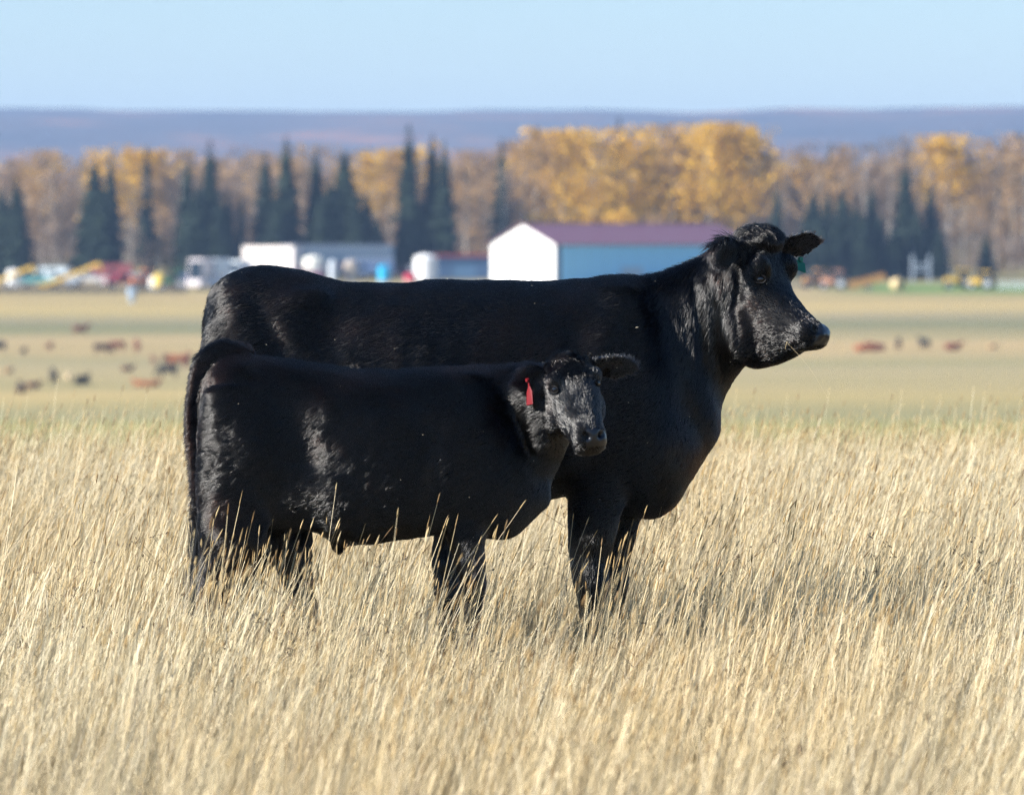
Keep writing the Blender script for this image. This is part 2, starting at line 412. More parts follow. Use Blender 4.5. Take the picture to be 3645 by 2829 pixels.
def fur_strands(pos, nor, L, base_dir, lift, g, wav=0.25, r0=0.0006, clump=0.014, K=4, seed=0):
    n = len(pos)
    wp = pos + clump * 1.1 * np.stack([vnoise(pos, .55 / clump, s_ + seed) for s_ in (81, 82, 83)], axis=1) + g.normal(0, clump * .12, pos.shape)
    cell = np.floor(wp / clump).astype(np.int64)
    cn = np.stack([hash3(cell[:, 0], cell[:, 1], cell[:, 2], s + seed) for s in (11, 12, 13)], axis=1) - .5
    sw = np.stack([vnoise(pos, 9, s + seed) for s in (21, 22, 23)], axis=1)
    sw2 = np.stack([vnoise(pos, 26, s + seed) for s in (31, 32, 33)], axis=1)
    d = base_dir + wav * (sw * .8 + sw2 * .8 + cn * .5) + g.normal(0, .07, (n, 3))
    d = d - nor * (d * nor).sum(1)[:, None]
    d /= np.linalg.norm(d, axis=1)[:, None] + 1e-6
    L = L * (0.65 + 0.6 * g.random(n))
    s = np.linspace(0, 1, K)
    lf = (lift * (0.6 + 0.8 * g.random(n) ** 2))[:, None, None]
    along = s[None, :, None] * (1 + 0.25 * s[None, :, None] * 0)
    up = lf * (s - 0.45 * s * s)[None, :, None]
    curl = (cn * 2)[:, None, :] * (s ** 2)[None, :, None] * wav * .35
    pts = pos[:, None, :] + L[:, None, None] * (d[:, None, :] * along * np.sqrt(np.maximum(0.1, 1 - lf ** 2 * .5)) + nor[:, None, :] * up + curl)
    # strands gather into pointed locks: pull every strand towards the line of its lock
    cen = (cell + .5 + cn * .5) * clump + (pos - wp)
    dc = base_dir + wav * (np.stack([vnoise(cen, 9, s_ + seed) for s_ in (21, 22, 23)], axis=1) * .8 + cn * .8)
    dc = dc - nor * (dc * nor).sum(1)[:, None]; dc /= np.linalg.norm(dc, axis=1)[:, None] + 1e-6
    cen = cen - nor * ((cen - pos) * nor).sum(1)[:, None]
    Lc = L[:, None, None]
    line = cen[:, None, :] + Lc * (dc[:, None, :] * along + nor[:, None, :] * up)
    pull = (.30 * s ** 1.3)[None, :, None]
    pts = pts * (1 - pull) + line * pull
    rad = r0 * np.ones((n, 1)) * np.array([1.0, .95, .75, .18] if K == 4 else np.linspace(1, .15, K))[None, :]
    return pts, rad

def chaff(body, n, seed):
    """seeds and dust caught in the coat"""
    pos, nor, g = sample_surface(body.data, n * 3, seed)
    k = np.where((nor[:, 1] < .3) & (pos[:, 2] > .45))[0][:n]; V = []; F = []
    for i in k:
        c = pos[i] + nor[i] * .007; r = .0007 + .0011 * g.random() ** 2; d = g.normal(0, 1, 3); d /= np.linalg.norm(d); L = r * (1 + 3 * g.random()); u = np.cross(d, [0, 0, 1.1]); u /= np.linalg.norm(u) + 1e-6; w = np.cross(d, u); b = len(V)
        V += [tuple(c - d * L), tuple(c + u * r), tuple(c + w * r), tuple(c - u * r), tuple(c - w * r), tuple(c + d * L)]
        for q in range(4): F += [(b, b + 1 + (q + 1) % 4, b + 1 + q), (b + 5, b + 1 + q, b + 1 + (q + 1) % 4)]
    o = obj_from('chaff', V, F, mat_plain('pale_chaff', (.62, .55, .42), .8), None); o['kind'] = 'stuff'; return o
def finish_body(soup, voxel, relax_fn, sculpt, mats_fn, name, parent):
    me = soup.fuse(voxel); v, e = mesh_np(me)
    v0 = v.copy(); vs_ = relax(v, e, 14, 0.55)
    w = relax_fn(v0)[:, None]                       # 1 = body, smooth a lot; 0 = ears, muzzle, keep
    vk = relax(v0, e, 3, 0.5)
    v = vk * (1 - w) + vs_ * w
    me.vertices.foreach_set('co', v.reshape(-1)); me.update()
    n = vnormals(me); v = sculpt(v, n)
    me.vertices.foreach_set('co', v.reshape(-1)); me.update()
    for m in (M_HIDE, M_NOSE, M_HOOF): me.materials.append(m)
    c = np.empty(len(me.polygons) * 3); me.polygons.foreach_get('center', c)
    me.polygons.foreach_set('material_index', mats_fn(c.reshape(-1, 3)).astype(np.int32))
    return obj_mesh(name, me, None, parent, smooth=True)
def surface_hit(me_obj, px, py):
    bv = BVHTree.FromPolygons([x.co[:] for x in me_obj.data.vertices], [p.vertices[:] for p in me_obj.data.polygons])
    d = (P(px, py, 10) - Vector((0, 0, CAM_Z))).normalized()
    h, n, i, _ = bv.ray_cast(Vector((0, 0, CAM_Z)), d, 60)
    return h, n, bv
def dent(v, c, ax, ra, rb, rc, depth, n):
    """push skin inwards in an ellipse round c; ax = long axis"""
    d = v - np.array(c); ax = np.array(ax) / np.linalg.norm(ax)
    a = d @ ax; b = np.linalg.norm(d - a[:, None] * ax, axis=1)
    k = np.exp(-((a / ra) ** 2 + (b / rb) ** 2) ** 1.5)
    return v - n * (k * depth)[:, None]
def eye_parts(parent, body, px, py, r, outward):
    h, n, bv = surface_hit(body, px, py)
    c = h - Vector(outward).normalized() * r * 0.72
    me = bpy.data.meshes.new('eye'); bm = bmesh.new(); bmesh.ops.create_uvsphere(bm, u_segments=24, v_segments=16, radius=r); bm.to_mesh(me); bm.free()
    o = obj_mesh('eye', me, M_EYE, parent, True); o.location = c
    o.scale = (1.05, 1.05, 0.92)
    # lids: a torus-like rim round the eye
    me = bpy.data.meshes.new('eyelid'); bm = bmesh.new()
    z = Vector(outward).normalized(); xx = Vector((0, 0, 1)).cross(z).normalized(); yy = z.cross(xx)
    N, K = 28, 8; vv = []
    for i in range(N):
        a = 2 * math.pi * i / N; q = xx * math.cos(a) * r * 1.12 + yy * math.sin(a) * r * 0.66 + z * r * 0.62
        rd = q.normalized(); tr = r * (0.40 if math.sin(a) > 0 else .30)
        vv.append([bm.verts.new(q + (rd * math.cos(b) + z * math.sin(b)) * tr) for b in np.linspace(0, 2 * math.pi, K, endpoint=False)])
    for i in range(N):
        for j in range(K):
            bm.faces.new((vv[i][j], vv[(i + 1) % N][j], vv[(i + 1) % N][(j + 1) % K], vv[i][(j + 1) % K]))
    bm.to_mesh(me); bm.free()
    l = obj_mesh('eyelid', me, M_LID, o, True); l.scale = (1 / 1.05, 1 / 1.05, 1 / .92)
    return h
def ear_tag(parent, name, col, top, w_dir, L, W, face, neckL, label):
    """plastic flag tag: narrow neck from the ear, five sided flag, a stud button"""
    m = mat_plain(name + '_plastic', col, 0.5, 0.12, 30, 0.35)
    w = Vector(w_dir).normalized(); f = Vector(face).normalized(); d = w.cross(f).normalized()
    if d.z > 0: d = -d
    prof = [(-.10, 0), (.10, 0), (.13, neckL * .55), (.5, neckL), (.56, L), (-.56, L), (-.5, neckL), (-.13, neckL * .55)]
    T = 0.0025; vv = []; ff = []
    for s in (-1, 1):
        for (x, y) in prof: vv.append(w * (x * W) + d * y + f * (T * s + .012 * (y / L) ** 2))
    n = len(prof); ff.append(tuple(range(n))[::-1]); ff.append(tuple(range(n, 2 * n)))
    for i in range(n): ff.append((i, (i + 1) % n, n + (i + 1) % n, n + i))
    o = obj_from('ear_tag', vv, ff, m, parent); o.location = top; o['label'] = label
    me = bpy.data.meshes.new('tag_stud'); bm = bmesh.new(); bmesh.ops.create_cone(bm, cap_ends=True, segments=14, radius1=W * .24, radius2=W * .2, depth=.008); bm.to_mesh(me); bm.free()
    s = obj_mesh('tag_stud', me, m, o); s.rotation_euler = f.to_track_quat('Z', 'Y').to_euler(); s.location = d * .004 + f * .005
    bv = o.modifiers.new('bevel', 'BEVEL'); bv.width = .0012; bv.segments = 2
    return o

# ------------------------------------------------------------------ the cow
CY0 = 19.9
def cowY(px, yaw, x0, Y0): return Y0 - math.tan(math.radians(yaw)) * (px - x0) * CY0 / FPX
def build_cow():
    root = empty('cow', (P(1500, 2400, CY0).x, CY0, 0), 0, 'big black cow standing side-on behind the calf, green tag in its ear', 'cow')
    s = Soup()
    s.torso([(738, 1120, 1330, .09), (760, 1045, 1480, .16), (800, 985, 1580, .215), (860, 952, 1650, .255), (950, 943, 1665, .275),
             (1080, 961, 1675, .29), (1200, 994, 1720, .31), (1350, 1003, 1775, .35), (1550, 1003, 1815, .385), (1750, 1005, 1815, .38),
             (1900, 1004, 1795, .35), (2050, 993, 1768, .31), (2180, 984, 1785, .285), (2300, 990, 1850, .25), (2400, 1090, 1805, .205),
             (2470, 1290, 1690, .145), (2525, 1450, 1595, .07)], CY0)
    N = [(2180, 995, 2390, 1770, .23, 0, 0), (2330, 978, 2545, 1570, .19, 0, 0), (2420, 950, 2566, 1450, .16, .01, .01),
         (2500, 918, 2592, 1372, .14, .03, .03), (2585, 880, 2632, 1312, .125, .07, .08), (2660, 860, 2690, 1270, .11, .11, .12)]
    s.pairs([(a, b, c, d, w, CY0 - y1, CY0 - y2, yw, 0.85, .92) for (a, b, c, d, w, y1, y2), yw in zip(N, (0, 0, 8, 18, 30, 38))])
    # head: sections run from poll to lips in a plane turned 42 degrees towards the camera
    YA = 42; HY = CY0 - .13
    H = [(2688, 826, 2600, 1060, .084), (2714, 800, 2600, 1180, .098), (2738, 860, 2622, 1268, .102), (2762, 930, 2662, 1300, .112),
         (2784, 1000, 2715, 1302, .108), (2812, 1052, 2765, 1294, .098), (2845, 1094, 2808, 1277, .086), (2876, 1126, 2845, 1258, .079),
         (2902, 1146, 2880, 1253, .079), (2922, 1164, 2906, 1246, .071), (2936, 1188, 2924, 1228, .044)]
    s.pairs([(a, b, c, d, w, cowY(a, YA, 2700, HY), cowY(c, YA, 2700, HY), YA, tb, .82) for (a, b, c, d, w), tb in
             zip(H, (.8, .75, .68, .62, .60, .62, .72, .85, .95, .95, .95))])
    a = math.radians(YA); r = Vector((math.sin(a), math.cos(a), 0)); f = Vector((math.cos(a), -math.sin(a), 0))
    pc = P(2702, 830, HY)
    s.ball(pc + Vector((0, 0, -.028)), (.088, .088, .060))
    for sd in (-1, 1):                                                        # brow ridges
        s.ball(P(2752, 955, cowY(2752, YA, 2700, HY)) + r * (.074 * sd), (.04, .04, .05))
        s.ball(P(2690, 1170, cowY(2690, YA, 2700, HY)) + r * (.062 * sd), (.075, .06, .105))   # cheeks
        s.ball(P(2898, 1185, cowY(2898, YA, 2700, HY)) + r * (.044 * sd), (.036, .036, .033))  # nostril wings
    near_b = pc - r * .055 + Vector((0, 0, -.070)); far_b = pc + r * .065 + Vector((0, 0, -.055))
    near_t = P(2536, 890, near_b.y - .145); far_t = P(2936, 866, far_b.y + .12)
    s.ear(near_b, near_t, f * .8 + Vector((0, 0, -.35)) + Vector((.2, -.2, 0)), .060, .030, .017)
    s.ear(far_b, far_t, f * .9 + Vector((0, 0, -.45)), .060, .030, .017)
    # shoulder and haunch masses
    s.ball(P(2200, 1350, CY0 - .14), (.19, .12, .34)); s.ball(P(2200, 1350, CY0 + .14), (.19, .12, .34))
    s.ball(P(2290, 1560, CY0 - .13), (.15, .11, .16)); s.ball(P(2290, 1560, CY0 + .13), (.15, .11, .16))
    s.ball(P(2285, 1740, CY0), (.145, .12, .105))                              # brisket
    for sd, dx in ((-1, 0), (1, 70)):
        Y = CY0 + .15 * sd
        s.leg([(905 + dx, 1150, .16, .10, -.02 * sd), (905 + dx, 1350, .215, .125), (905 + dx, 1550, .215, .125), (900 + dx, 1700, .17, .11), (880 + dx, 1850, .115, .082), (845 + dx, 2000, .078, .058),
               (822 + dx, 2075, .060, .046), (828 + dx, 2180, .041, .036), (835 + dx, 2310, .036, .034), (840 + dx, 2345, .046, .042), (856 + dx, 2378, .046, .042), (874 + dx, 2396, .062, .05), (878 + dx, 2404, .066, .052)], Y)
        s.ball(P(1085, 1090, CY0 + .18 * sd), (.13, .07, .07))                # hook bones
    s.leg([(2160, 1450, .17, .10), (2145, 1650, .14, .10), (2125, 1790, .105, .082), (2108, 1900, .08, .066), (2100, 2000, .062, .054), (2105, 2075, .057, .052), (2110, 2170, .040, .038),
           (2115, 2310, .034, .034), (2120, 2345, .045, .042), (2135, 2380, .045, .042), (2150, 2397, .062, .05), (2153, 2404, .066, .052)], CY0 - .13)
    s.leg([(2210, 1450, .16, .10), (2215, 1700, .12, .09), (2207, 1860, .08, .066), (2192, 2000, .061, .054), (2187, 2075, .056, .052), (2182, 2170, .040, .038),
           (2182, 2310, .034, .034), (2186, 2345, .045, .042), (2200, 2380, .045, .042), (2215, 2397, .062, .05), (2218, 2404, .066, .052)], CY0 + .13)
    s.ball(P(1010, 1790, CY0 - .02), (.15, .12, .10))                          # udder, behind the calf
    tp = [P(900, 1000, CY0), P(825, 1010, CY0), P(776, 1065, CY0), P(754, 1140, CY0), P(748, 1230, CY0), P(756, 1400, CY0), P(764, 1650, CY0), P(770, 1850, CY0)]
    s.tube([np.array(x) for x in tp], [.045, .042, .036, .032, .028, .025, .022, .018])
    def rw(v):
        px, py = project(v)
        head = smooth01(px, 2480, 2600) * smooth01(-py, -1350, -1300)
        legs = smooth01(py, 1850, 1950)
        return np.clip(1 - 0.75 * head - .55 * legs, 0.12, 1)
    def sculpt(v, n):
        px, py = project(v)
        amp = .010 * vnoise(v, 4.5, 3) + .004 * vnoise(v, 14, 4)
        near = smooth01(-n[:, 1], -.2, .4)
        # skin folds of the turned neck, behind the jaw
        fold = np.sin((px - 2440 + (py - 1100) * -.12) / 36 * 2 * math.pi / 1.6) * np.exp(-((px - 2525) / 75) ** 2) * smooth01(py, 930, 1010) * smooth01(-py, -1380, -1260)
        amp = amp + near * fold * .0052
        # ribs barely showing, flank hollow, shoulder edge
        amp = amp - near * .022 * np.exp(-((px - 1180) / 80) ** 2 - ((py - 1180) / 90) ** 2)
        amp = amp - near * .018 * np.exp(-((px - 2040 + (py - 1300) * .18) / 45) ** 2) * smooth01(py, 1080, 1200) * smooth01(-py, -1750, -1600)
        amp = amp - near * .014 * np.exp(-((px - 2395 - (py - 1300) * .25) / 40) ** 2) * smooth01(py, 1000, 1150) * smooth01(-py, -1600, -1450)
        amp = amp - near * .010 * np.exp(-(((px - 2620) - (py - 1100) * .1) / 16) ** 2) * smooth01(py, 1000, 1060) * smooth01(-py, -1260, -1200)   # jaw edge
        amp = amp + near * .008 * np.exp(-((px - 1085) / 70) ** 2 - ((py - 1075) / 45) ** 2)                                               # hook bone
        amp = amp - near * .016 * np.exp(-(((px - 960) - (py - 1150) * .5) / 50) ** 2) * smooth01(py, 1010, 1080) * smooth01(-py, -1330, -1230)      # behind the thigh muscle
        for q_ in range(6): amp = amp + near * .0045 * np.exp(-((px - 1420 - q_ * 95 + (py - 1300) * .12) / 30) ** 2) * smooth01(py, 1120, 1230) * smooth01(-py, -1700, -1500)   # ribs
        amp = amp + near * .010 * np.exp(-(((px - 2150) + (py - 1250) * .3) / 40) ** 2) * smooth01(py, 1050, 1120) * smooth01(-py, -1500, -1400)     # blade ridge
        amp = amp - near * .006 * np.exp(-(((py - 1225) + (px - 2850) * .35) / 9) ** 2) * smooth01(px, 2780, 2830) * smooth01(-px, -2945, -2925)    # mouth line
        return v + n * amp[:, None]
    def mats(c):
        px, py = project(c)
        nose = (px + (py - 1150) * .2 > 2912) & (py > 1130) & (py < 1228)
        return np.where(nose, 1, np.where(c[:, 2] < .055, 2, 0))
    body = finish_body(s, .0085, rw, sculpt, mats, 'body', None)
    # nostril
    me = body.data
    for qx, qy, ra, rb, dp in ((2912, 1150, .022, .010, -.007), (2926, 1196, .014, .010, -.006), (2908, 1176, .019, .0105, .034)):
        h, n, _ = surface_hit(body, qx, qy); v, e = mesh_np(me); nn = vnormals(me)
        v = dent(v, h, Vector((.62, -.35, -.7)), ra, rb, .01, dp, nn)
        me.vertices.foreach_set('co', v.reshape(-1)); me.update()
    return root, body, f, r, near_b, near_t, far_b, far_t

def adopt(root, *obs):
    for o in obs:
        o.parent = root; o.matrix_parent_inverse = Matrix.Translation(-root.location)

cow, cow_body, cf, cr_, cnb, cnt, cfb, cft = build_cow()
adopt(cow, cow_body)

def cow_fur():
    pos, nor, g = sample_surface(cow_body.data, 420000, 5)
    px, py = project(pos)
    nose_pad = (px + (py - 1150) * .2 > 2918) & (py > 1136) & (py < 1224)
    keep = (~nose_pad) & (pos[:, 2] > .06)
    pos, nor, px, py = pos[keep], nor[keep], px[keep], py[keep]; n = len(pos)
    head = smooth01(px, 2590, 2690) * smooth01(-py, -1330, -1290)
    nose = np.array(P(2935, 1200, 19.55))
    away = pos - nose; away /= np.linalg.norm(away, axis=1)[:, None]
    base = np.tile(np.array([-.95, 0, -.30]), (n, 1))
    neck = smooth01(px, 2250, 2420) * (1 - head)
    base = base * (1 - neck)[:, None] + neck[:, None] * np.array([-.3, -.05, -.95])
    base = base * (1 - head)[:, None] + away * head[:, None]
    legs = smooth01(py, 1800, 1950)[:, None]; base = base * (1 - legs) + legs * np.array([-.1, 0, -1.0])
    L = np.full(n, .020); lift = np.full(n, .16)
    L = L * (1 - .45 * head)
    top = smooth01(nor[:, 2], .55, .9) * (1 - head)
    crest = top * smooth01(px, 2080, 2200)                                    # longer hair over withers and neck crest
    L = L + .012 * crest; lift = lift + .45 * crest
    L = L + .010 * neck; 
    rump = smooth01(-px, -840, -760) * smooth01(-py, -1300, -1200)
    L = L + .012 * rump; lift = lift + .25 * rump
    for c, rad, dl in ((cnt, .11, .016), (cft, .11, .012)):
        k = np.exp(-(np.linalg.norm(pos - np.array(c), axis=1) / rad) ** 2); L = L + dl * k; lift = lift + .25 * k
    P1, R1 = fur_strands(pos, nor, L, base, lift, g, wav=.20, r0=.00062, clump=.013, seed=1)
    make = [make_curves('fur', P1, R1, M_FUR, None)]
    # curly poll tuft
    sel = np.where((py < 905) & (px > 2610) & (px < 2790) & (nor[:, 2] > -.1))[0]
    sel = g.choice(sel, min(4500, len(sel)), replace=False)
    b2 = np.tile(np.array([.25, -.35, -.6]), (len(sel), 1)) + np.stack([vnoise(pos[sel], 16, s) for s in (51, 52, 53)], axis=1) * 1.2
    P2, R2 = fur_strands(pos[sel], nor[sel], np.full(len(sel), .028), b2, np.full(len(sel), .28), g, wav=.45, r0=.0006, clump=.02, K=6, seed=2)
    make.append(make_curves('poll_tuft', P2, R2, M_FUR, None))
    # tail switch and cow's tail hair
    return make
adopt(cow, *cow_fur())
adopt(cow, chaff(cow_body, 90, 91))
eh = eye_parts(None, cow_body, 2706, 994, .0185, -cr_ * .9 + cf * .35)
adopt(cow, *[o for o in COL.objects if o.name == 'eye'])
gt = ear_tag(None, 'green_tag', (.01, .16, .10), P(2848, 920, cfb.y + .015), cr_ * .7 + cf * .3 + Vector((0, 0, -.25)), .047, .044, cf + Vector((.3, -.6, .1)), .012, 'green plastic ear tag')
adopt(cow, gt)

# ------------------------------------------------------------------ the calf
KY0 = 19.05
def build_calf():
    root = empty('calf', (P(1350, 2460, KY0).x, KY0, 0), 0, 'smaller black calf in front of the cow, red tag hanging from its ear', 'calf')
    s = Soup()
    s.torso([(716, 1400, 1560, .065), (736, 1345, 1690, .125), (776, 1300, 1810, .17), (830, 1280, 1860, .195), (920, 1284, 1872, .205), (1010, 1291, 1880, .21),
             (1100, 1304, 1890, .218), (1200, 1319, 1930, .235), (1300, 1329, 1934, .25), (1420, 1331, 1912, .257), (1540, 1322, 1898, .25), (1650, 1316, 1902, .23),
             (1760, 1316, 1918, .205), (1835, 1385, 1905, .165), (1905, 1485, 1835, .115), (1955, 1600, 1780, .055)], KY0)
    N = [(1640, 1335, 1800, 1880, .18, 0, 0, 0), (1780, 1312, 1920, 1790, .15, .02, .02, 12), (1880, 1304, 1958, 1690, .125, .06, .06, 28),
         (1950, 1296, 1980, 1610, .108, .12, .13, 46), (2005, 1300, 1990, 1530, .088, .17, .18, 60)]
    s.pairs([(a, b, c, d, w, KY0 - y1, KY0 - y2, yw, .85, .92) for (a, b, c, d, w, y1, y2, yw) in N])
    O = P(2022, 1262, KY0 - .20); NT_ = P(2117, 1550, KY0 - .20 - .185)
    ax = (NT_ - O).normalized(); r = Vector((.972, .22, .10)); r = (r - ax * r.dot(ax)).normalized(); u = ax.cross(r).normalized()
    if u.y > 0: u = -u
    f = Vector((ax.x, ax.y, 0)).normalized(); f = Vector((r.y, -r.x, 0)).normalized()
    s.framed(O, ax, r, u, [(-.018, -.035, -.12, .052, .8), (.0, -.004, -.15, .066, .75), (.045, .012, -.185, .090, .68), (.095, .017, -.208, .102, .64), (.145, .014, -.205, .097, .64), (.195, .007, -.185, .083, .68),
        (.24, .0, -.155, .069, .78), (.275, -.002, -.132, .061, .90), (.305, -.006, -.122, .060, .98), (.33, -.020, -.114, .053, .98), (.347, -.045, -.095, .032, .95)])
    s.ball(O + Vector((0, 0, -.030)) + u * -.02, (.062, .062, .045))
    for sd in (-1, 1):
        s.ball(O + ax * .095 + r * (.062 * sd) + u * -.018, (.032, .032, .036))
        s.ball(O + ax * .135 + r * (.056 * sd) + u * -.13, (.055, .06, .07))
        s.ball(O + ax * .312 + r * (.030 * sd) + u * -.042, (.024, .024, .024))
    near_b = O + ax * .035 - r * .058 + u * -.05; far_b = O + ax * .03 + r * .058 + u * -.05
    near_t = P(1836, 1362, near_b.y - .02); far_t = P(2270, 1312, far_b.y + .05)
    s.ear(near_b, near_t, f * .9 + Vector((.25, 0, -.3)), .054, .028, .015)
    s.ear(far_b, far_t, f * .8 + Vector((-.1, 0, -.55)), .052, .028, .015)
    s.ball(P(1690, 1560, KY0 - .10), (.14, .085, .22)); s.ball(P(1690, 1560, KY0 + .10), (.14, .085, .22))
    s.ball(P(1770, 1815, KY0), (.105, .10, .085))
    s.ball(P(1205, 1925, KY0), (.035, .03, .036))                               # navel flap
    s.leg([(880, 1380, .13, .07), (868, 1520, .15, .10), (855, 1700, .142, .098), (845, 1820, .128, .088), (818, 1960, .096, .066), (778, 2070, .064, .047), (754, 2145, .046, .038), (762, 2250, .030, .030),
           (768, 2370, .026, .027), (772, 2405, .034, .033), (786, 2440, .034, .034), (800, 2460, .045, .040), (804, 2468, .048, .041)], KY0 - .11)
    s.leg([(920, 1400, .12, .07), (940, 1550, .135, .09), (970, 1750, .125, .085), (1018, 1900, .088, .066), (1040, 2000, .064, .050), (1066, 2090, .050, .041), (1088, 2160, .042, .036), (1096, 2270, .029, .029),
           (1100, 2380, .026, .027), (1106, 2412, .034, .033), (1120, 2442, .034, .034), (1134, 2460, .045, .040), (1138, 2468, .048, .041)], KY0 + .12)
    s.leg([(1700, 1620, .11, .07), (1680, 1780, .10, .07), (1664, 1890, .072, .056), (1672, 2000, .052, .046), (1688, 2085, .046, .043), (1686, 2190, .031, .030), (1684, 2360, .026, .027), (1688, 2405, .034, .033),
           (1702, 2440, .034, .034), (1716, 2460, .045, .040), (1720, 2468, .048, .041)], KY0 - .10)
    s.leg([(1690, 1640, .10, .07), (1645, 1820, .085, .06), (1606, 1930, .058, .048), (1592, 2030, .047, .043), (1592, 2100, .044, .042), (1596, 2190, .030, .030), (1598, 2360, .026, .027), (1602, 2405, .034, .033),
           (1616, 2440, .034, .034), (1630, 2460, .045, .040), (1634, 2468, .048, .041)], KY0 + .11)
    tl = [(900, 1290), (845, 1272), (790, 1262), (738, 1290), (702, 1350), (688, 1440), (688, 1550), (704, 1660), (716, 1760), (720, 1840), (722, 1930), (722, 2000)]
    s.tube([np.array(P(x, y, KY0 - .0)) for x, y in tl], [.038, .036, .034, .030, .027, .024, .023, .022, .021, .02, .018, .012])
    def rw(v):
        px, py = project(v)
        head = smooth01(px, 1820, 1900) * smooth01(-py, -1640, -1610)
        legs = np.maximum(smooth01(py, 1880, 1960), smooth01(-px, -730, -700))
        return np.clip(1 - 0.78 * head - .6 * legs, 0.12, 1)
    def sculpt(v, n):
        px, py = project(v)
        amp = .008 * vnoise(v, 6, 13) + .0035 * vnoise(v, 18, 14)
        near = smooth01(-n[:, 1], -.2, .4)
        amp = amp - near * .017 * np.exp(-((px - 1060 - (py - 1500) * .22) / 70) ** 2) * smooth01(py, 1380, 1450) * smooth01(-py, -1750, -1640)   # flank hollow
        amp = amp + near * .018 * np.exp(-((px - 930) / 70) ** 2 - ((py - 1600) / 120) ** 2)                                              # thigh
        amp = amp + near * .016 * np.exp(-((px - 1220) / 70) ** 2 - ((py - 1780) / 100) ** 2)
        amp = amp - near * .014 * np.exp(-((px - 1560 + (py - 1550) * .1) / 40) ** 2) * smooth01(py, 1430, 1520) * smooth01(-py, -1850, -1750)
        amp = amp - near * .012 * np.exp(-((px - 1838 - (py - 1500) * .35) / 22) ** 2) * smooth01(py, 1380, 1440) * smooth01(-py, -1680, -1600)
        amp = amp + near * .010 * np.exp(-((px - 1400) / 60) ** 2 - ((py - 1500) / 60) ** 2)
        amp = amp + near * .012 * np.exp(-((px - 1190) / 45) ** 2 - ((py - 1450) / 45) ** 2) + near * .010 * np.exp(-((px - 860) / 60) ** 2 - ((py - 1330) / 40) ** 2)
        for q_ in range(5): amp = amp + near * .0022 * np.exp(-((px - 1290 - q_ * 62 + 9 * math.sin(q_ * 2.1) + (py - 1550) * .1) / 20) ** 2) * smooth01(py, 1420, 1500) * smooth01(-py, -1800, -1700)
        return v + n * amp[:, None]
    def mats(c):
        px, py = project(c)
        nose = (px > 2084) & (py > 1522) & (py < 1590) & (((c - np.array(O)) @ np.array(ax)) > .298)
        return np.where(nose, 1, np.where(c[:, 2] < .045, 2, 0))
    body = finish_body(s, .0075, rw, sculpt, mats, 'body', None)
    me = body.data
    for (x, y, sx) in ((2088, 1553, 1), (2142, 1546, -1)):
        h, n, _ = surface_hit(body, x, y)
        if h is None: continue
        v, e = mesh_np(me); nn = vnormals(me)
        v = dent(v, h, Vector((.7 * sx, -.2, -.55)), .015, .0085, .01, .026, nn)
        me.vertices.foreach_set('co', v.reshape(-1)); me.update()
    return root, body, f, r, near_b, near_t, far_b, far_t, O, ax, u
calf, calf_body, kf, kr, knb, knt, kfb, kft, kO, kax, ku = build_calf()
adopt(calf, calf_body)
_before = set(o.name for o in COL.objects)
for sd in (-1, 1):
    q_ = kO + kax * .115 + kr * (.077 * sd) + ku * -.022; x, y = project(np.array(q_))
    eye_parts(None, calf_body, float(x), float(y), .0155, kr * sd * .8 + kf * .6)
adopt(calf, *[o for o in COL.objects if o.name not in _before and o.name.startswith('eye') and not o.name.startswith('eyelid')])
rt = ear_tag(None, 'red_tag', (.15, .002, .006), P(1880, 1348, knt.y + .0), Vector((.62, -.75, 0)), .086, .030, Vector((-.75, -.62, .1)), .044, 'red plastic ear tag with a narrow neck')
rt.rotation_euler = (0, -.26, 0)
adopt(calf, rt)
